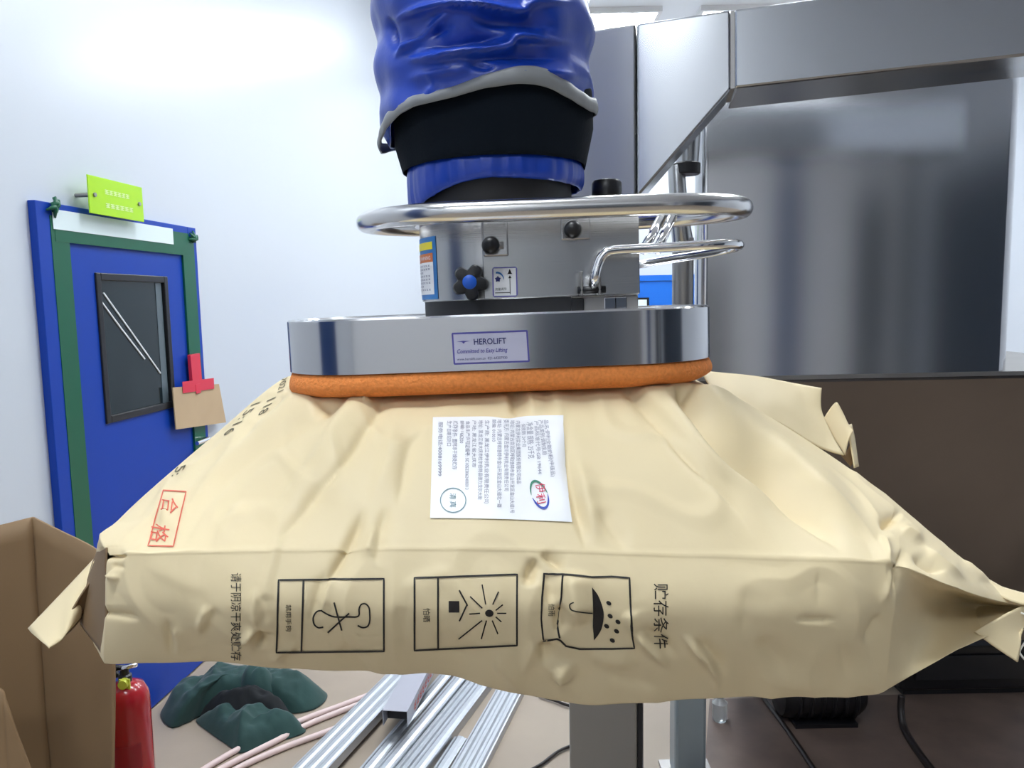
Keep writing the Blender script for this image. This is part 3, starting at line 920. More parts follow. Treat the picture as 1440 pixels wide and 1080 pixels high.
# maker's label on the foot
def quad_map(c00, c10, c11, c01, y):
    """bilinear map from the unit square (x right, y up) to the foot's front plane, by its four corners in the photograph"""
    P = [L(px, py, y) for px, py in (c00, c10, c11, c01)]
    return lambda u, v, o=0.0: (P[0] * (1 - u) * (1 - v) + P[1] * u * (1 - v) + P[2] * u * v + P[3] * (1 - u) * v) + Vector((0, -o, 0))

def flat(fm, pts, o):
    mb = MB()
    mb.add([fm(u, v, o) for u, v in pts], [tuple(range(len(pts)))])
    return mb

def flat_text(fm, s, u0, v0, u1, v1, o, shear=0.0, bold=0.0):
    vs_, fs_ = text2d(s, bold)
    return MB().add([fm(u0 + (u1 - u0) * (x + shear * y * 0.03), v0 + (v1 - v0) * y, o) for x, y in vs_], fs_)

fm = quad_map((638, 513), (745, 509), (742, 464), (635, 468), yF)
lab = flat(fm, [(0.01, 0), (0.99, 0), (1, 0.03), (1, 0.97), (0.99, 1), (0.01, 1), (0, 0.97), (0, 0.03)], 0.0006).build('maker_label', M['ink_violet'], plate if False else lift, label='pale label with violet border')
flat(fm, [(0.022, 0.055), (0.978, 0.055), (0.978, 0.945), (0.022, 0.945)], 0.0010).build('label_face', M['label_lilac'], lab)
flat_text(fm, 'HEROLIFT', 0.285, 0.60, 0.71, 0.79, 0.0015, bold=0.014).build('lettering', M['ink_navy'], lab, recalc=False)
flat_text(fm, 'Committed to Easy Lifting', 0.05, 0.31, 0.71, 0.48, 0.0015, shear=0.6, bold=0.01).build('lettering', M['ink_violet'], lab, recalc=False)
flat_text(fm, 'www.herolift.com.cn  021-64207930', 0.05, 0.13, 0.71, 0.21, 0.0015).build('lettering', M['ink_navy'], lab, recalc=False)
mb = MB()
mb.add([fm(u, v, 0.0015) for u, v in ((0.055, 0.715), (0.145, 0.74), (0.235, 0.725), (0.17, 0.70), (0.15, 0.645), (0.13, 0.70))], [(0, 5, 1), (1, 3, 2), (1, 5, 3), (5, 4, 3)])
mb.build('emblem', M['ink_violet'], lab, recalc=False)

# black seat under the control head, head body
yB = -0.086                                  # front of the body
zBb = L(700, 421, yB).z
zBt = L(700, 299, yB).z
bxL = L(593, 380, 0.0).x
bxc = bxL + 0.086
bxR = L(899, 380, yB).x
def d_shape(r_, xr_, z):
    pts = []
    for k in range(25):
        a = R(90 + 180 * k / 24)
        pts.append(Vector((bxc + r_ * math.cos(a), r_ * math.sin(a), z)))
    pts += [Vector((xr_, -r_, z)), Vector((xr_, r_, z))]
    return pts
MB().prism(d_shape(0.0835, L(803, 430, -0.08).x, PH - 0.002), (0, 0, zBb - PH + 0.003)).build('seat_gasket', M['black_rubber'], lift, angle=30)
body = MB().prism(d_shape(0.086, bxR, zBb), (0, 0, zBt - zBb)).build('control_head', M['steel'], lift, angle=30, bevel=0.0012)
# face plate of the box part, slightly proud
xs = L(679, 370, yB).x
fpm = MB().box((xs, yB - 0.0025, zBb + 0.001), (bxR, yB + 0.002, zBt - 0.002))
fpm.build('face_plate', M['steel'], lift, bevel=0.0008)
yP = yB - 0.003
# steel bits under the right half
x_a, x_b = L(804, 430, -0.08).x, L(898, 430, -0.08).x
MB().box((x_a, -0.078, PH - 0.002), (x_b, 0.05, zBb - 0.001)).build('slide_block', M['steel_dull'], lift, bevel=0.001)
for px in (812, 858, 872):
    c = L(px, 424, -0.083)
    MB().box((c.x - 0.007, c.y - 0.004, PH - 0.001), (c.x + 0.007, c.y + 0.008, zBb - 0.002)).build('clamp_jaw', M['chrome'] if px != 812 else M['black'], lift, bevel=0.001)

# ring handle
yr0, yr1 = -0.158, 0.150
rr = 0.0108
rxL = L(500, 305, -0.025).x + rr
rxR = L(1056, 292, -0.025).x - rr
zr = L(700, 296, yr0).z
Rr = (yr1 - yr0) / 2
pts = []
yc = (yr0 + yr1) / 2
for k in range(33):
    a = R(-90 + 180 * k / 32)
    pts.append((rxR - Rr * .8 + Rr * .8 * math.cos(a), yc + Rr * math.sin(a)))
for k in range(33):
    a = R(90 + 180 * k / 32)
    pts.append((rxL + Rr * .8 + Rr * .8 * math.cos(a), yc + Rr * math.sin(a)))
dense = []
for i in range(len(pts)):
    p, q_ = Vector((pts[i][0], pts[i][1], 0)), Vector((pts[(i + 1) % len(pts)][0], pts[(i + 1) % len(pts)][1], 0))
    m = max(1, int((q_ - p).length / 0.02))
    dense += [p + (q_ - p) * k / m for k in range(m)]
pts3 = [Vector((p.x, p.y, zr + (p.y - yr0) * 0.045)) for p in dense]
MB().tube(pts3, rr, 20, closed=True).build('ring_handle', M['steel_ring'], lift, smooth=True)

# hanger tabs with black ball screws
for (x0, x1, y0, y1, kx, ky) in ((680, 713, 305, 361, 690, 345), (789, 829, 303, 338, 805, 323)):
    a, b = L(x0, y1, yP - 0.001), L(x1, y0, yP - 0.001)
    tabo = MB().box((a.x, yP - 0.004, a.z), (b.x, yP, b.z)).build('hanger_tab', M['steel'], lift, bevel=0.0015)
    c = L(kx, ky, yP - 0.012)
    MB().lathe([(0.0035, 0.012), (0.0045, 0.006), (0.0085, 0.004), (0.0098, -0.002), (0.0085, -0.007), (0.005, -0.010), (0.001, -0.0108)], c, 20, 'y').build('ball_screw', M['black'], lift, angle=50)
    mb = MB()
    if kx < 700:
        c2 = L(703, 345, yP - 0.004)
        mb.tube([c2 + Vector((-0.006, -0.0005, 0)), c2 + Vector((0.004, -0.0005, 0))], 0.0042, 10)
        mb.build('slot', M['steel_dull'], tabo, smooth=True)

# star knob with blue cap
c = L(661, 397, yB - 0.022)
mb = MB()
lob = []
NL = 5
for k in range(96):
    a = 2 * math.pi * k / 96
    r_ = 0.0172 + 0.0030 * math.cos(NL * (a - R(62))) - 0.0007 * math.cos(2 * NL * (a - R(62)))
    lob.append((r_ * math.cos(a), r_ * math.sin(a)))
rings = [(0.55, 0.016), (0.92, 0.013), (1.0, 0.008), (1.0, -0.004), (0.9, -0.008), (0.5, -0.009)]
vs_ = [c + Vector((x * s, h, z * s)) for s, h in rings for x, z in lob]
fs_ = [(i * 96 + k, i * 96 + (k + 1) % 96, (i + 1) * 96 + (k + 1) % 96, (i + 1) * 96 + k) for i in range(len(rings) - 1) for k in range(96)]
fs_ += [tuple(range(95, -1, -1)), tuple(5 * 96 + k for k in range(96))]
star = mb.add(vs_, fs_).build('star_knob', M['black'], lift, angle=40)
MB().lathe([(0.0075, 0.0), (0.0075, -0.0105), (0.006, -0.0115)], c, 24, 'y').build('cap', M['cap_blue'], star, angle=40, label='blue centre cap')
MB().lathe([(0.006, 0.035), (0.006, 0.012)], c, 16, 'y').build('stem', M['steel_dull'], star, angle=40)

# flow label beside the knob
fm = quad_map((693, 418), (728, 417), (727, 375), (692, 376), yP)
lb = flat(fm, [(0.06, 0), (0.94, 0), (1, 0.06), (1, 0.94), (0.94, 1), (0.06, 1), (0, 0.94), (0, 0.06)], 0.0004).build('adjust_label', M['ink_violet'], lift, label='white label with violet border')
flat(fm, [(0.05, 0.04), (0.95, 0.04), (0.95, 0.96), (0.05, 0.96)], 0.0008).build('label_face', M['label_white'], lb)
flat_text(fm, '流量调节', 0.10, 0.22, 0.56, 0.31, 0.0012).build('lettering', M['ink'], lb, recalc=False)
flat(fm, [(0.10, 0.13), (0.70, 0.13), (0.70, 0.155), (0.10, 0.155)], 0.0012).build('rule', M['ink'], lb)
flat(fm, [(0.69, 0.08), (0.715, 0.08), (0.715, 0.68), (0.69, 0.68)], 0.0012).build('arrow_shaft', M['ink'], lb)
mb = MB()
mb.add([fm(u, v, 0.0012) for u, v in ((0.64, 0.62), (0.77, 0.62), (0.705, 0.72), (0.64, 0.80), (0.77, 0.80), (0.705, 0.94), (0.60, 0.76), (0.81, 0.76), (0.705, 0.86))], [(0, 1, 2), (3, 4, 5), (6, 7, 8)])
mb.build('arrow_head', M['ink'], lb, recalc=False)
mb = MB()
star_pts = [(0.22 + (0.13 if k % 2 == 0 else 0.085) * math.cos(R(90 + 36 * k)), 0.60 + (0.11 if k % 2 == 0 else 0.07) * math.sin(R(90 + 36 * k))) for k in range(10)]
mb.add([fm(u, v, 0.0012) for u, v in star_pts], [tuple(range(10))])
mb.add([fm(u, v, 0.0013) for u, v in [(0.22 + .045 * math.cos(R(60 * k)), .60 + .04 * math.sin(R(60 * k))) for k in range(6)]], [tuple(range(6))])
mb.build('knob_symbol', M['ink_navy'], lb, recalc=False)
mb = MB()
arc = [(0.20 + 0.28 * math.cos(R(100 - 85 * k / 10)), 0.55 + 0.30 * math.sin(R(100 - 85 * k / 10))) for k in range(11)]
for k in range(10):
    (ax_, ay_), (bx_, by_) = arc[k], arc[k + 1]
    w0 = 0.03
    mb.add([fm(u, v, 0.0012) for u, v in ((ax_, ay_), (bx_, by_), (bx_ - w0 * .3, by_ - w0 * 2), (ax_ - w0 * .3, ay_ - w0 * 2))], [(0, 1, 2, 3)])
mb.build('turn_arrow', M['label_blue'], lb, recalc=False)

# warning label wrapped round the left end of the head
zA, zC = L(606, 333, -0.05).z, L(606, 421, -0.05).z
def wrap(a0, a1, z0, z1, o, m, name, par, label=None, cell=10):
    g = []
    for i in range(cell + 1):
        a = R(a0 + (a1 - a0) * i / cell)
        g.append([Vector((bxc + (0.086 + o) * math.cos(a), (0.086 + o) * math.sin(a), z)) for z in (z0, z1)])
    return MB().sheet(g).build(name, m, par, smooth=True, label=label)
wl = wrap(178, 224, zC, zA, 0.0006, M['label_blue'], 'warning_label', lift, 'blue warning label with yellow and orange bands')
HZ = zA - zC
wrap(182, 220, zC + HZ * .80, zC + HZ * .92, 0.0010, M['label_yellow'], 'yellow_band', wl)
wrap(182, 220, zC + HZ * .60, zC + HZ * .74, 0.0011, M['label_orange'], 'orange_band', wl)
wrap(182, 220, zC + HZ * .08, zC + HZ * .60, 0.0010, M['label_white'], 'text_panel', wl)
def wrap_text(s, a0, a1, z0, z1, o, m):
    vs_, fs_ = text2d(s)
    out = []
    for x, y in vs_:
        a = R(a0 + (a1 - a0) * x)
        out.append(Vector((bxc + (0.086 + o) * math.cos(a), (0.086 + o) * math.sin(a), z0 + (z1 - z0) * y)))
    return MB().add(out, fs_).build('lettering', m, wl, recalc=False)
wrap_text('警告 WARNING', 188, 217, zC + HZ * .63, zC + HZ * .71, 0.0014, M['label_white'])
for k in range(8):
    mb = MB()
    for q_ in range(7 - (k in (2, 6)) * 3):
        a = 187 + q_ * 4.3
        for (d0, d1, h0, h1) in ((0, 2.8, 0, .25), (0, 2.8, .75, 1), (.9, 1.9, .2, .8)):
            g = [[Vector((bxc + 0.0874 * math.cos(R(a + d)), 0.0874 * math.sin(R(a + d)), zC + HZ * (.53 - k * .055 + h * .026))) for h in (h0, h1)] for d in (d0, d1)]
            mb.sheet(g)
    mb.build('small_print', M['ink_grey'], wl)

# control lever: bent chrome rod loop at the right
yv = -0.118
zb_ = L(843, 362, yv)
lv = [L(834, 408, yv + 0.02), L(836, 392, yv), L(841, 372, yv), L(849, 358, yv), L(866, 352, yv), L(940, 348, yv), L(1000, 344, yv + 0.004), L(1030, 343, yv + 0.022), L(1040, 345, yv + 0.05), L(1026, 350, yv + 0.085), L(985, 358, 0.0), L(940, 365, 0.02), L(906, 371, 0.03), L(885, 374, 0.03)]
lever = MB().tube(catmull(lv, 6), 0.0052, 14).build('lever_loop', M['chrome'], lift, smooth=True)
c = L(826, 400, yP - 0.006)
MB().box((c.x - 0.009, yP - 0.022, c.z - 0.012), (c.x - 0.006, yP, c.z + 0.014)).build('lever_bracket', M['steel_dull'], lift, bevel=0.001)
MB().box((c.x + 0.010, yP - 0.022, c.z - 0.012), (c.x + 0.013, yP, c.z + 0.008)).build('lever_bracket', M['steel_dull'], lift, bevel=0.001)
MB().tube([c + Vector((-0.012, -0.012, -0.006)), c + Vector((0.018, -0.012, -0.006))], 0.004, 10).build('pivot_pin', M['black'], lift, smooth=True)
for (a_, b_) in (((905, 352), (931, 304)), ((924, 352), (946, 303))):
    MB().tube([L(a_[0], a_[1], yv + 0.01), L(b_[0], b_[1], -0.06)], 0.0052, 12).build('strut', M['chrome'], lift, smooth=True)
c = L(853, 275, 0.02)
MB().lathe([(0.017, 0), (0.0185, 0.003), (0.0185, 0.015), (0.016, 0.0185), (0.008, 0.020)], Vector((c.x, c.y, L(853, 276, 0.02).z)), 24).build('top_knob', M['black'], lift, angle=40)
MB().lathe([(0.008, 0), (0.008, 0.06)], Vector((c.x, c.y, L(853, 276, 0.02).z - 0.058)), 14).build('knob_stem', M['steel_dull'], lift, angle=40)

# hose: rubber collar, blue cuff, black mesh, grey hem, blue sleeve
hx = L(694, 200, 0.0).x
def zpix(py, px=694, y=0.0):
    return L(px, py, y).z
zcol0 = zBt - 0.005
zcol1 = zpix(205)
MB().lathe([(0.088, zcol0), (0.090, zcol0 + 0.004), (0.0895, zcol1)], (hx, 0, 0), 48).build('rubber_collar', M['black_rubber'], lift, angle=40)
MB().lathe([(0.097, zcol0 + 0.0), (0.098, zcol0 + 0.005), (0.092, zcol0 + 0.006)], (hx, 0, 0), 48).build('clamp_band', M['steel_ring'], lift, angle=40)

CREASES_SLEEVE = prep([
    (((546, 40), (560, 28), (590, 18), (640, 8), (690, 13), (740, 14)), 6, 0.0112), (((552, 84), (575, 66), (605, 46), (640, 10)), 6, 0.0112), (((640, 8), (690, 14), (735, 17), (750, 6), (815, 3)), 5, 0.0112),
    (((556, 84), (600, 84), (650, 76), (712, 68), (731, 54), (815, 62)), 5.5, 0.0140), (((560, 62), (600, 50), (640, 36)), 9, -0.0084), (((655, 28), (730, 32), (800, 38)), 13, -0.0098), (((590, 68), (650, 60), (722, 48)), 8, -0.0112),
    (((650, 84), (720, 80), (800, 84)), 9, -0.0084), (((570, 112), (620, 104), (668, 96)), 8, 0.0056), (((545, 20), (552, 50), (560, 78)), 5, -0.0084), (((700, 102), (760, 102), (826, 110)), 6, 0.0056),
    (((600, 100), (612, 120), (590, 140)), 7, 0.0042), (((655, 78), (668, 92), (700, 96)), 5, -0.0070),
])
def cloth_tube(name, m, z_lo, z_hi, radius, nz, fold, seg=180, ox=0.0, par=None, label=None, creases=None):
    """z_lo / z_hi / radius / fold are functions of the angle (and height)"""
    g = []
    for k in range(seg):
        a = 2 * math.pi * k / seg
        rowc = []
        for j in range(nz + 1):
            t = j / nz
            z = z_lo(a) + (z_hi(a) - z_lo(a)) * t
            r_ = radius(a, t) + fold(a, z, t)
            p = Vector((hx + ox + r_ * math.cos(a), r_ * math.sin(a), z))
            if creases and math.sin(a) < 0.35:
                q_ = PX(LR @ p + lift.location)
                f_ = min(1, max(0, (0.35 - math.sin(a)) / 0.4))
                h = crease(q_[0], q_[1], creases) * f_
                p.x += h * math.cos(a)
                p.y += h * math.sin(a)
            rowc.append(p)
        g.append(rowc)
    return MB().sheet(g, closed_u=True).build(name, m, par or lift, smooth=True, solid=0.0015, label=label)
def nz3(a, z, f1, f2, s):
    return noise.noise(Vector((math.cos(a) * f1, math.sin(a) * f1, z * f2 + s)))

front = lambda a: -math.sin(a)               # 1 towards the camera
left = lambda a: -math.cos(a)
zc1 = zpix(210, y=-0.103); zc0 = zpix(246, y=-0.1)
cuff = cloth_tube('cuff', M['sleeve'], lambda a: zc0 - 0.002 - 0.030 * max(0, left(a)) ** 2 - 0.004 * max(0, -left(a)), lambda a: zc1 + 0.0, lambda a, t: 0.1035 - 0.004 * (abs(2 * t - 1)) ** 3, 12,
                  lambda a, z, t: 0.0022 * nz3(a, z, 14, 12, 0) + 0.0012 * nz3(a, z, 34, 8, 3), label='blue gathered cuff')
zm1 = zpix(118, y=-0.11)
cloth_tube('mesh_section', M['mesh_black'], lambda a: zc1 - 0.006, lambda a: zm1 + 0.014 - 0.02 * max(0, left(a)), lambda a, t: 0.1065 + 0.009 * min(1, t * 2.0), 16, lambda a, z, t: 0.0025 * nz3(a, z, 3, 14, 5), label='black mesh section')
zh = zpix(106, y=-0.118)
def hem_low(a):
    return zh - 0.012 - 0.034 * max(0, left(a)) ** 1.5 - 0.008 * max(0, -left(a)) + 0.005 * math.sin(5 * a + 1)
def hem_high(a):
    return hem_low(a) + 0.013 + 0.006 * max(0, -left(a)) + 0.003 * math.sin(4 * a)
cloth_tube('hem', M['hem'], hem_low, hem_high, lambda a, t: 0.1268 - 0.001 * t + 0.002 * math.sin(t * math.pi), 6, lambda a, z, t: 0.002 * nz3(a, z, 7, 12, 8), ox=-0.006, label='grey reflective hem')
sl_top = zpix(-120)
def sl_r(a, t):
    return 0.1225
def sl_fold(a, z, t):
    zz = z - zh
    f = 0.0035 * math.sin(zz * 95 + 1.4 * math.cos(a) + 2.5 * nz3(a, z, 1.6, 6, 1)) * min(1, zz / 0.02) + 0.004 * nz3(a, z, 3, 22, 7)
    return f + 0.002 * min(1, max(0, zz / 0.05))
cloth_tube('sleeve', M['sleeve'], lambda a: hem_high(a) - 0.007, lambda a: sl_top, sl_r, 110, sl_fold, seg=240, ox=-0.006, label='bunched blue nylon sleeve', creases=CREASES_SLEEVE)
sl_end = (CEIL - lift.location.z)
cloth_tube('upper_sleeve', M['sleeve'], lambda a: sl_top - 0.004, lambda a: sl_end, lambda a, t: 0.121, 120, lambda a, z, t: 0.006 * math.sin(z * 60 + 1.2 * math.cos(a)) + 0.004 * nz3(a, z, 3, 12, 7), seg=64, ox=-0.006)


# ================================================================== PAPER SACK held by the lifter
def lp(p):
    return LR @ Vector(p) + lift.location
pad_z = lp((0, -HD, -0.0245)).z
def V3(t):
    return U(*t)
def padpt(px, y):
    """point under the foam at a picture column"""
    d = ray(px, 552)
    x = CAM.x + d.x * y / d.y
    return Vector((x, y, pad_z + (x - cx) * 0.0175 - 0.001))
CD, FDp, BD = 0.64, 0.618, 0.65
cols = [  # top ridge, crease, front, bottom
    ((131, 792, .76), (122, 815, .77), (112, 840, .775), (104, 866, .77)),
    ((140, 768, .785), (138, 802, .80), (134, 850, .87), (128, 900, .74)),
    ((150, 748, .80), (152, 779, .665), (150, 855, .652), (148, 932, .66)),
    ((200, 699, .85), (215, 778, .645), (215, 855, .632), (215, 932, .655)),
    ((300, 613, .91), (330, 776, CD), (330, 860, FDp), (330, 932, BD)),
    ((404, 530, .93), (440, 774, CD), (440, 860, FDp), (440, 941, BD)),
    (450, (510, 773, CD), (515, 860, FDp), (520, 944, BD)),
    (560, (610, 772, CD), (620, 862, FDp), (640, 953, BD)),
    (700, (750, 774, CD), (760, 865, FDp), (768, 984, BD)),
    (840, (880, 779, CD), (880, 868, FDp), (880, 988, BD)),
    (975, (1010, 784, CD), (1010, 870, FDp), (1010, 981, BD)),
    ((1062, 575, .92), (1100, 787, CD), (1105, 872, FDp), (1110, 978, BD)),
    ((1152, 630, .93), (1190, 789, .645), (1190, 874, .628), (1190, 976, .652)),
    ((1245, 694, .90), (1262, 792, .66), (1255, 875, .648), (1242, 972, .66)),
    ((1332, 768, .85), (1332, 822, .675), (1335, 846, .80), (1337, 920, .69)),
    ((1402, 822, .82), (1398, 844, .75), (1402, 856, .82), (1402, 888, .75)),
    ((1444, 845, .80), (1444, 851, .795), (1444, 858, .79), (1442, 866, .785)),
]
NU = 34
def interp(points, breaks):
    out = []
    segs = list(zip(breaks[:-1], breaks[1:]))
    for (i0, i1) in segs:
        part = catmull(points[i0:i1 + 1], NU)
        out += part if i1 == breaks[-1] else part[:-1]
    return out
rows = []
for r_ in range(4):
    pts = []
    for c_ in cols:
        e = c_[r_]
        pts.append(padpt(e, 0.835) if not isinstance(e, tuple) else V3(e))
    rows.append(interp(pts, [0, 2, 13, 16]))
nU = len(rows[0])
YM = 0.945
CREASES_BAG = prep([
    # fan of folds under the pad, left
    (((534, 570), (524, 590), (511, 607), (490, 640), (450, 688), (413, 735), (372, 778)), 7, -.0065, 1),
    (((466, 562), (430, 590), (388, 618), (315, 676), (250, 745)), 13, -.009, 1), (((500, 562), (470, 610), (430, 672), (375, 745)), 14, .006, 1), (((425, 556), (370, 606), (300, 680), (235, 750)), 15, .006, 1),
    (((601, 588), (588, 612), (574, 630), (564, 680), (556, 720)), 8, -.0045), (((516, 708), (498, 745), (482, 778), (464, 812), (452, 840)), 7, -.008), (((546, 704), (536, 735), (530, 778), (530, 800)), 8, -.0045), (((530, 735), (510, 790)), 8, .004),
    (((476, 560), (464, 570), (450, 582)), 6, -.006, 1), (((516, 558), (512, 575)), 6, .006, 1), (((556, 590), (545, 650), (520, 710)), 13, .004), (((348, 700), (318, 745), (298, 778)), 12, .004),
    (((262, 690), (235, 720), (212, 755)), 9, .004), (((232, 722), (215, 750), (198, 778)), 8, -.004), (((395, 560), (365, 590), (330, 635)), 7, -.003, 1),
    # round the label, centre
    (((721, 552), (723, 570), (728, 592)), 7, -.009, 1), (((744, 556), (752, 592)), 8, .005, 1), (((797, 596), (796, 650), (806, 700), (818, 750), (826, 782)), 7, -.007), (((812, 640), (826, 710), (842, 770)), 11, .006),
    (((836, 712), (862, 748), (886, 776)), 11, -.004), (((780, 556), (788, 600)), 12, .004, 1),
    # right
    (((884, 552), (905, 578), (926, 602), (962, 640), (1025, 705), (1064, 766)), 10, -.007, 1), (((908, 552), (945, 590), (990, 636), (1040, 690)), 11, .006, 1),
    (((960, 552), (990, 592), (1025, 632), (1080, 677), (1118, 714), (1160, 752), (1196, 786)), 15, -.022, 1), (((985, 548), (1068, 622), (1150, 690), (1225, 768)), 19, .014, 1),
    (((945, 546), (960, 562), (985, 590)), 5, .006, 1), (((1010, 544), (1070, 576), (1127, 606), (1182, 650)), 6, -.006, 1), (((1020, 545), (1100, 582), (1170, 630)), 9, .004, 1),
    (((1238, 748), (1252, 732), (1270, 718)), 6, -.012), (((1236, 752), (1246, 775), (1250, 800)), 7, .006), (((1262, 738), (1278, 750), (1300, 764)), 6, .007), (((1268, 770), (1262, 800), (1250, 842)), 6, -.008),
    (((1280, 782), (1310, 800), (1332, 802)), 6, -.008), (((1296, 766), (1325, 792), (1362, 818)), 7, .007), (((1350, 786), (1372, 806), (1394, 822)), 5, .006),
    # front face
    (((756, 782), (746, 800), (738, 828)), 8, -.014), (((758, 778), (775, 788), (796, 804)), 7, -.007), (((798, 798), (806, 840), (812, 890)), 17, .015), (((790, 846), (785, 872), (784, 898)), 5, -.012), (((768, 800), (773, 830), (775, 856)), 7, -.005),
    (((783, 932), (788, 948), (790, 962)), 12, .013), (((765, 900), (764, 918), (766, 940)), 9, -.011), (((752, 900), (742, 925), (733, 950)), 8, .005), (((884, 882), (912, 912), (946, 942)), 6, .009), (((902, 880), (930, 905), (956, 926)), 7, -.008), (((880, 858), (886, 875), (892, 894)), 8, .006),
    (((956, 890), (985, 920), (1003, 944), (1009, 976)), 6, .010), (((972, 892), (1000, 920), (1022, 956)), 7, -.008), (((1115, 871), (1148, 872), (1182, 870)), 3.5, -.004), (((1060, 896), (1090, 925), (1115, 955)), 13, -.005),
    (((1240, 860), (1226, 885), (1212, 908)), 7, -.006), (((1255, 798), (1245, 825), (1234, 856)), 7, .005), (((1150, 800), (1152, 860)), 8, -.002),
    (((152, 863), (172, 865), (200, 871)), 4, -.006, 1), (((232, 868), (236, 895), (241, 926)), 4.5, -.006), (((247, 878), (250, 926)), 5, .003), (((292, 848), (284, 872), (276, 896)), 5, .005), (((303, 853), (296, 875), (288, 896)), 6, -.004),
    (((340, 899), (352, 890), (365, 878)), 5, .011), (((362, 884), (361, 855), (359, 822)), 6, .006), (((368, 882), (367, 895), (365, 910)), 6, -.013), (((373, 832), (374, 882)), 8, -.004),
    (((150, 782), (164, 783), (182, 781)), 4, -.007, 1), (((152, 806), (160, 811), (172, 813)), 6, .008), (((156, 795), (180, 800)), 5, -.004), (((380, 928), (400, 915), (424, 902)), 8, .005), (((456, 800), (446, 835), (436, 880)), 9, -.005), (((470, 806), (460, 835), (452, 866)), 8, .005),
    (((598, 902), (640, 915), (684, 932)), 14, -.004), (((640, 798), (600, 815), (555, 832)), 16, .003), (((690, 916), (715, 945), (742, 978)), 12, .005), (((826, 922), (865, 930), (904, 932)), 12, .005), (((1050, 818), (1045, 860), (1040, 905)), 16, -.003), (((846, 946), (890, 958), (934, 964)), 11, -.005),
    (((690, 790), (700, 830), (690, 870)), 14, .002), (((560, 850), (570, 900)), 12, -.002), (((470, 905), (500, 925), (540, 935)), 12, -.003), (((1060, 950), (1120, 962), (1180, 960)), 12, .004), (((200, 790), (260, 820), (300, 830)), 16, .002), (((1180, 900), (1190, 960)), 10, -.003),
], 0.78)
NT, NF = 84, 72
front_grid = []
for i in range(nU):
    T, C_, F_, B2 = (rows[r_][i] for r_ in range(4))
    colv = []
    # slope from the ridge to the crease, swollen a little
    for j in range(NT):
        t = j / NT
        p = T.lerp(C_, t)
        s = math.sin(math.pi * t)
        endf = min(1, i / (2 * NU)) * min(1, (nU - 1 - i) / (3 * NU))
        p = p + Vector((0, -0.012 * s, 0.010 * s)) * endf
        colv.append(p)
    fr = catmull([C_ + (C_ - F_) * 0.25 + Vector((0, .01, .0)), C_, F_, B2, B2 + (B2 - F_) * 0.4 + Vector((0, .03, 0))], NF // 2)
    fr = fr[NF // 2:-(NF // 2)]
    colv += fr
    front_grid.append(colv)
nV = len(front_grid[0])
def grid_normals(g):
    out = []
    for i in range(len(g)):
        r_ = []
        for j in range(len(g[0])):
            du = g[min(i + 1, len(g) - 1)][j] - g[max(i - 1, 0)][j]
            dv = g[i][min(j + 1, len(g[0]) - 1)] - g[i][max(j - 1, 0)]
            nn_ = du.cross(dv)
            if nn_.length < 1e-12:
                nn_ = Vector((0, -1, 0))
            nn_.normalize()
            if nn_.dot(Vector((0, -0.8, 0.6))) < 0:
                nn_ = -nn_
            r_.append(nn_)
        out.append(r_)
    return out
nrm = grid_normals(front_grid)
jc_row = NT
for i in range(nU):
    for j in range(nV):
        p = front_grid[i][j]
        px, py = PX(p)
        h = crease(px, py, CREASES_BAG)
        edge = min(1, j / 5)
        big = 0.0035 * noise.noise(Vector((p.x * 9, p.z * 9, 3.3))) + 0.0016 * noise.noise(Vector((p.x * 24, p.z * 24, 1.2)))
        rid = 1 - 2 * abs(noise.noise(Vector((p.x * 16 + p.z * 5, p.z * 11 + p.y * 6, 8.8))))
        big += 0.0022 * max(0, rid - 0.55) / 0.45
        inner_ = min(1, max(0, (i - 2 * NU) / 14)) * min(1, max(0, (13 * NU - i) / 14))
        h += big * (0.35 + 0.65 * inner_)
        if abs(j - jc_row) <= 1 and inner_ > 0:                      # glued seam along the crease
            h += 0.0007 if j == jc_row else 0.0003
        front_grid[i][j] = p + nrm[i][j] * h * edge
# close the body: underside, back and the top under the pad
full = []
for i in range(nU):
    fr = front_grid[i]
    T, Bm = fr[0], fr[-1]
    w = min(1, i / (2 * NU)) * min(1, (nU - 1 - i) / (3 * NU))          # 0 at the flat sewn ends
    ym = max(YM, T.y)
    def mir(p):
        return Vector((p.x, ym + (ym - p.y) if w > 0 else ym, p.z))
    back = []
    for j in range(0, nV, 6):
        p = fr[j]
        back.append(Vector((p.x, p.y + 2 * (ym - p.y) * (0.55 + 0.45 * w), p.z)))
    if back[-1] != fr[-1]:
        p = fr[-1]
        back.append(Vector((p.x, p.y + 2 * (ym - p.y) * (0.55 + 0.45 * w), p.z)))
    under = []
    for k in range(1, 8):
        t = k / 8
        p = Bm.lerp(back[-1], t)
        under.append(p + Vector((0, 0, -0.02 * math.sin(math.pi * t) * w)))
    topm = []
    for k in range(1, 8):
        t = k / 8
        topm.append(back[0].lerp(T, t))
    full.append(fr + under + back[::-1] + topm)
nW = len(full[0])
mb = MB()
vs_ = [p for c_ in full for p in c_]
fs_ = [(i * nW + j, (i + 1) * nW + j, (i + 1) * nW + (j + 1) % nW, i * nW + (j + 1) % nW) for i in range(nU - 1) for j in range(nW)]
fs_ += [tuple(range(nW)), tuple((nU - 1) * nW + j for j in range(nW - 1, -1, -1))]
mb.add(vs_, fs_)
sack = thing('paper_sack', (cx, YM, pad_z), 'kraft paper sack with printed handling symbols hanging under the orange foam pad', 'sack')
bodyo = mb.build('body', M['kraft'], sack, smooth=True)
bvh = BVHTree.FromPolygons([tuple(v) for v in mb.v], mb.f)

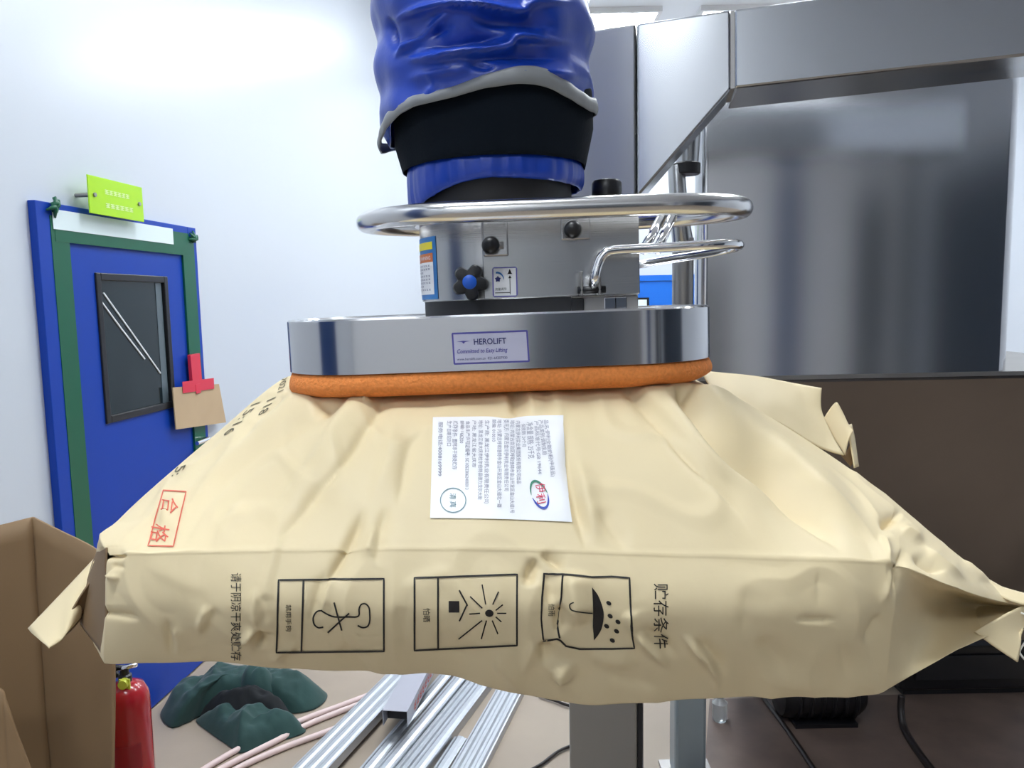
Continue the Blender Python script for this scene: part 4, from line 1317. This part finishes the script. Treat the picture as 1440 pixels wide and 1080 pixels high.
def drape(px, py, o):
    d = ray(px, py).normalized()
    hit = bvh.ray_cast(CAM, d)
    if hit[0] is None:
        return None
    nn_ = hit[1]
    if nn_.dot(d) > 0:
        nn_ = -nn_
    return hit[0] + nn_ * o

def draped(polys, o):
    """polys: list of (points, faces) in picture coordinates, laid onto the sack's paper"""
    mb = MB()
    for pts, fcs in polys:
        w3 = [drape(x, y, o) for x, y in pts]
        idx = {}
        vv = []
        for i, p in enumerate(w3):
            if p is not None:
                idx[i] = len(vv)
                vv.append(p)
        ff = []
        for f in fcs:
            if all(i in idx for i in f):
                q_ = [w3[i] for i in f]
                if max((q_[k] - q_[k - 1]).length for k in range(len(q_))) < 0.05:
                    ff.append(tuple(idx[i] for i in f))
        mb.add(vv, ff)
    return mb

def stroke(pts, w, closed=False, step=3.0):
    """line of the given width through picture points"""
    P = [Vector((x, y)) for x, y in pts]
    if closed:
        P.append(P[0].copy())
    dn = []
    for a, b in zip(P[:-1], P[1:]):
        k = max(1, int((b - a).length / step))
        dn += [a + (b - a) * i / k for i in range(k)]
    dn.append(P[-1])
    L_, Rr_ = [], []
    m = len(dn)
    for i in range(m):
        if closed:
            a, b = dn[(i - 1) % (m - 1)], dn[(i + 1) % (m - 1)]
        else:
            a, b = dn[max(i - 1, 0)], dn[min(i + 1, m - 1)]
        t = (b - a).normalized()
        nn_ = Vector((-t.y, t.x)) * w / 2
        L_.append(dn[i] + nn_)
        Rr_.append(dn[i] - nn_)
    vs2 = [(p.x, p.y) for p in L_ + Rr_]
    return vs2, [(i, i + 1, m + i + 1, m + i) for i in range(m - 1)]

def fan(pts):
    cxx = sum(p[0] for p in pts) / len(pts)
    cyy = sum(p[1] for p in pts) / len(pts)
    return [(cxx, cyy)] + list(pts), [(0, i + 1, (i + 1) % len(pts) + 1) for i in range(len(pts))]

def dome(right, left_):
    R_, L_ = ([(p.x, p.y) for p in catmull([Vector(q) for q in e], 4)] for e in (right, left_))
    m, K = len(R_), 5
    pts = [(L_[i][0] + (R_[i][0] - L_[i][0]) * k / K, L_[i][1] + (R_[i][1] - L_[i][1]) * k / K) for i in range(m) for k in range(K + 1)]
    return pts, [(i * (K + 1) + k, (i + 1) * (K + 1) + k, (i + 1) * (K + 1) + k + 1, i * (K + 1) + k + 1) for i in range(m - 1) for k in range(K)]

def soft(pts):
    return [(p.x, p.y) for p in catmull([Vector(q) for q in pts], 4)]

def ellipse(cx_, cy_, a, b, rot=0, n_=20):
    return [(cx_ + a * math.cos(t) * math.cos(rot) - b * math.sin(t) * math.sin(rot), cy_ + a * math.cos(t) * math.sin(rot) + b * math.sin(t) * math.cos(rot)) for t in [2 * math.pi * k / n_ for k in range(n_)]]

def px_text(s, x0, y0, length, height, ang=90.0, bold=0.0):
    """text whose baseline starts at (x0, y0) and runs at ang degrees (90 = downwards) in the picture"""
    vs2, fs2 = text2d(s, bold)
    c_, s_ = math.cos(R(ang)), math.sin(R(ang))
    return [(x0 + c_ * x * length + s_ * y * height, y0 + s_ * x * length - c_ * y * height) for x, y in vs2], fs2

def put(name, polys, m, o=0.0007, label=None, par=None):
    return draped(polys, o).build(name, M[m], par or sack, recalc=False, label=label)

# --- handling symbols on the front
put('storage_heading', [px_text('贮存条件', 919, 821, 91, 21)], 'ink', label='printed heading, storage conditions')
put('storage_text', [px_text('请于阴凉干爽处贮存', 325, 806, 122, 15)], 'ink', label='printed storage instruction')
# no hooks
lw = 2.6
put('no_hook_symbol', [
    stroke([(392, 816), (540, 814), (540, 915), (389, 917)], lw, True), stroke([(427, 815), (424, 916)], lw),
    px_text('禁用手钩', 402, 850, 37, 8),
    stroke(soft([(454, 858), (446, 860), (441, 868), (442, 877), (448, 882), (455, 881)]), 2.2),
    stroke(soft([(452, 858), (462, 864), (472, 867), (490, 867), (501, 867), (505, 864), (505, 856), (508, 850), (514, 849), (519, 854), (520, 862), (520, 873), (517, 880), (510, 882), (503, 879)]), 2.2),
    stroke([(470, 847), (481, 886)], 2.2), stroke([(491, 862), (461, 889)], 2.2)], 'ink', label='no hooks symbol in a frame')
# keep away from sun
sun = [stroke([(583, 813), (727, 808), (727, 907), (583, 914)], lw, True), stroke([(616, 812), (616, 912)], lw),
       px_text('怕晒', 595, 855, 19, 10), fan([(631, 845), (646, 845), (646, 861), (631, 861)]),
       stroke([(646, 830), (657, 850), (646, 873)], 2.2), stroke([(657, 850), (657, 852)], 2.2), fan(ellipse(688, 862, 6, 5))]
for a_, b_ in (((678, 822), (683, 850)), ((701, 832), (693, 850)), ((707, 850), (697, 858)), ((712, 862), (699, 862)), ((705, 874), (697, 867)), ((700, 891), (692, 872)), ((677, 898), (684, 872)), ((645, 898), (678, 872)), ((660, 863), (675, 862)), ((661, 839), (678, 855))):
    sun.append(stroke([a_, b_], 1.8))
put('no_sun_symbol', sun, 'ink', label='keep out of sunlight symbol in a frame')
# keep dry
rain = [stroke([(765, 807), (792, 808), (832, 812), (860, 811), (885, 813), (886, 838), (888, 880), (892, 911), (860, 912), (815, 912), (796, 908), (788, 900), (783, 898), (764, 901), (761, 870), (762, 840)], lw, True),
        stroke([(792, 808), (790, 840), (786, 858), (784, 880), (787, 897)], lw), px_text('怕雨', 771, 849, 17, 9),
        dome([(832, 826), (840, 836), (846, 850), (849, 864), (847, 880), (842, 891), (835, 900)], [(832, 826), (832.5, 836), (833, 850), (833.5, 864), (833.5, 880), (834.5, 891), (835, 900)]),
        stroke(soft([(833, 862), (820, 861), (808, 859), (803, 856), (802, 850), (807, 847)]), 1.8)]
for (x, y) in ((856, 848), (858, 866), (853, 880), (869, 874), (867, 887), (861, 900)):
    rain.append(fan(ellipse(x, y, 4, 2.8, 0.6, 12)))
put('keep_dry_symbol', rain, 'ink', label='umbrella and rain symbol in a creased frame')
# red stamp
put('red_stamp', [stroke([(230, 690), (262, 692), (244, 769), (208, 768)], 1.8, True), px_text('合', 229, 699, 22, 24, 99), px_text('格', 214, 736, 26, 26, 99)], 'ink_red', label='red stamped box with two characters')
# dot-matrix date along the left shoulder
def slanted(s, o_, al, up):
    vs2, fs2 = text2d(s)
    return [(o_[0] + al[0] * x + up[0] * y, o_[1] + al[1] * x + up[1] * y) for x, y in vs2], fs2
for q_ in (slanted('2021', (396, 533), (-6, 20), (9, -4)), slanted('118', (376, 564), (-14, 22), (13, -6)), slanted('15:16', (354, 570), (-41, 44), (13, -5)), slanted('5:', (249, 658), (-8, 13), (14, -5))):
    put('date_code', [q_], 'ink_dot', label='faint dotted date code')

# --- white product label
lab_o = 0.0012
NX, NY = 40, 34
def lab_pt(u, v):
    """outline of the sheet in the photograph: u across, v down"""
    top = Vector((609 + (792 - 609) * u, 588 - 3 * u + 3.5 * math.exp(-((u - 0.58) / 0.10) ** 2)))
    bot = Vector((605 + (804 - 605) * u, 729.5 + 5.5 * u ** 2))
    p = top.lerp(bot, v)
    if u > 0.8:
        p.x += (u - 0.8) / 0.2 * (-3.5 * math.sin(math.pi * v))
    return (p.x, p.y)
pts = [lab_pt(i / NX, j / NY) for i in range(NX + 1) for j in range(NY + 1)]
fcs = [(i * (NY + 1) + j, (i + 1) * (NY + 1) + j, (i + 1) * (NY + 1) + j + 1, i * (NY + 1) + j + 1) for i in range(NX) for j in range(NY)]
sheet = draped([(pts, fcs)], lab_o).build('product_label', M['label_white'], sack, smooth=True, label='white product label')
lines = [  # text, x of the baseline, start y, length, height, angle
    ('品名:伊利全脂奶粉(中级品)', 764, 593, 80, 7.5, 83), ('产品类别:调制乳粉', 757, 593, 50, 7, 83), ('产品标准代号:GB 19644', 751, 594, 74, 6.5, 86), ('净含量 规格: 25千克', 740, 596, 51, 9.5, 87),
    ('保质期: 24个月', 733, 598, 32, 6, 88), ('内蒙古伊利实业集团股份有限公司出品', 725, 594, 88, 6.5, 89), ('地址: 内蒙古自治区呼和浩特市金山开发区金山大道1号', 717, 593, 130, 6.5, 90),
    ('委托方: 内蒙古金川伊利乳业有限责任公司', 709, 592, 100, 6.5, 90), ('地址: 内蒙古呼和浩特市金山开发区金山大道北一路', 700, 592, 123, 6.5, 90.5), ('邮编: 010010', 692, 592, 31, 6, 90),
    ('生产商: 黑龙江伊利乳业有限责任公司', 682, 593, 116, 6.5, 90.5), ('地址: 黑龙江省大庆市杜尔伯特县德力戈尔大街', 673, 593, 111, 6.5, 90.5), ('产地: 黑龙江省大庆市', 664, 593, 66, 6, 90.5), ('食品生产许可证编号: SC10523062400013', 655, 594, 96, 6, 90.5),
    ('邮编: 166200', 647, 594, 31, 6, 90.5), ('贮存条件: 置阴凉干燥处贮存', 637, 594, 68, 7, 90.7), ('生产日期见封口', 629, 594, 35, 6.5, 91), ('服务电话:4008169999', 617, 595, 76, 6.5, 91.3),
]
for k, (s, x, y, ln, h, an) in enumerate(lines):
    put('lettering', [px_text(s, x, y, ln, h, an)], 'ink_grey', 0.0018, par=sheet)
# company mark: slanted ring, green to blue, red characters
def ring_shape(cx_, cy_, a, b, rot, t0, t1, n_=40):
    o_, i_ = [], []
    for k in range(n_ + 1):
        f_ = k / n_
        t = t0 + (t1 - t0) * f_
        w = 3.2 * math.sin(math.pi * f_) ** 0.6 + 0.25
        for lst, e in ((o_, 0), (i_, w)):
            aa, bb = a - e, b - e
            lst.append((cx_ + aa * math.cos(t) * math.cos(rot) - bb * math.sin(t) * math.sin(rot), cy_ + aa * math.cos(t) * math.sin(rot) + bb * math.sin(t) * math.cos(rot)))
    m = n_ + 1
    return o_ + i_, [(k, k + 1, m + k + 1, m + k) for k in range(n_)]
put('emblem_ring', [ring_shape(758.5, 697, 22, 11.5, R(66), math.pi * .55, math.pi * 1.55)], 'ink_green', 0.0018, par=sheet)
put('emblem_ring', [ring_shape(758.5, 697, 22, 11.5, R(66), -math.pi * .45, math.pi * .50)], 'ink_blue', 0.0018, par=sheet)
put('emblem_lettering', [px_text('伊', 752, 682, 13.5, 14, 80), px_text('利', 753, 697, 13.5, 13, 80)], 'ink_crimson', 0.0019, par=sheet)
put('round_mark', [stroke(ellipse(637.5, 705, 18, 17, 0, 40), 1.2, True), px_text('清', 633, 695, 8, 9, 92), px_text('真', 633, 706, 9, 9, 92)], 'ink_teal', 0.0018, par=sheet)

# --- flaps at the ends of the sack
def flap(pts_rows, name, m='kraft', nu=5, nv=5, th=0.0016, lump=0.0015, label=None, smooth=True):
    g = [[V3(p) for p in r_] for r_ in pts_rows]
    g = refine(g, nu, nv)
    for r_ in g:
        for p in r_:
            p.y += lump * noise.noise(Vector((p.x * 40, p.z * 40, 2)))
    return MB().sheet(g).build(name, M[m], sack, smooth=smooth, solid=th, label=label)
flap([[(140, 778, .80), (128, 820, .77), (113, 868, .745)], [(112, 808, .785), (104, 846, .745), (95, 889, .705)], [(80, 842, .77), (83, 868, .735), (84, 902, .695)], [(40, 884, .755), (52, 897, .72), (69, 911, .68)]], 'end_flap', label='flat folded end flap')
flap([[(136, 806, .758), (127, 838, .752), (113, 870, .748)], [(113, 838, .742), (107, 858, .74), (100, 886, .735)], [(84, 890, .72), (80, 898, .715), (74, 909, .71)]], 'end_flap', 'kraft_in_shaded', lump=0.003, label='inner ply of the folded end flap')
flap([[(150, 770, .672), (140, 770, .76), (131, 790, .772)], [(151, 850, .66), (128, 830, .74), (112, 856, .77)], [(149, 931, .662), (134, 905, .70), (104, 864, .771)]], 'gusset', 'kraft_in_shaded', nu=6, nv=6, label='shadowed gusset with brown inner paper')
flap([[(1370, 888, .74), (1405, 868, .75), (1442, 850, .772)], [(1398, 909, .735), (1418, 893, .745), (1441, 880, .765)], [(1431, 931, .73), (1434, 912, .74), (1437, 885, .755)]], 'end_flap', label='lower corner of the sewn end')
flap([[(1386, 815, .80), (1410, 826, .79), (1446, 836, .785)], [(1400, 834, .775), (1420, 845, .765), (1444, 852, .765)]], 'end_flap', label='upper corner of the sewn end')
flap([[(985, 522, 1.0), (1000, 545, .96), (1020, 566, .94)], [(1060, 529, 1.02), (1075, 562, .97), (1090, 592, .94)], [(1120, 540, 1.03), (1135, 585, .98), (1150, 628, .94)], [(1155, 546, 1.03), (1156, 582, 1.0), (1186, 640, .94)]], 'back_panel', nu=8, nv=8, lump=0.004, label='far shoulder of the sack')
flap([[(1157, 590, 1.0), (1168, 608, .985), (1188, 640, .96)], [(1175, 566, 1.0), (1186, 590, .985), (1194, 618, .965)], [(1181, 578, 1.0), (1192, 596, .985), (1200, 606, .97)]], 'corner_tab', nu=5, nv=5, label='folded paper tab at the far corner')
flap([[(1197, 596, 1.01), (1203, 625, .99), (1207, 656, .97)], [(1192, 598, .99), (1196, 625, .975), (1201, 658, .955)]], 'corner_tab', nu=3, nv=4)
flap([[(1182, 640, .985), (1192, 632, .985), (1198, 618, .99)], [(1196, 656, .97), (1200, 648, .975), (1202, 640, .98)]], 'corner_tab', 'kraft_in_shaded', nu=3, nv=3)
# sewing thread at the right end
th = [V3(p) for p in ((1425, 858, .775), (1436, 862, .765), (1446, 868, .76), (1450, 890, .76), (1440, 905, .758), (1434, 916, .757), (1438, 924, .755), (1444, 930, .755))]
MB().tube(catmull(th, 6), 0.0011, 6).build('sewing_thread', M['thread'], sack, smooth=True)
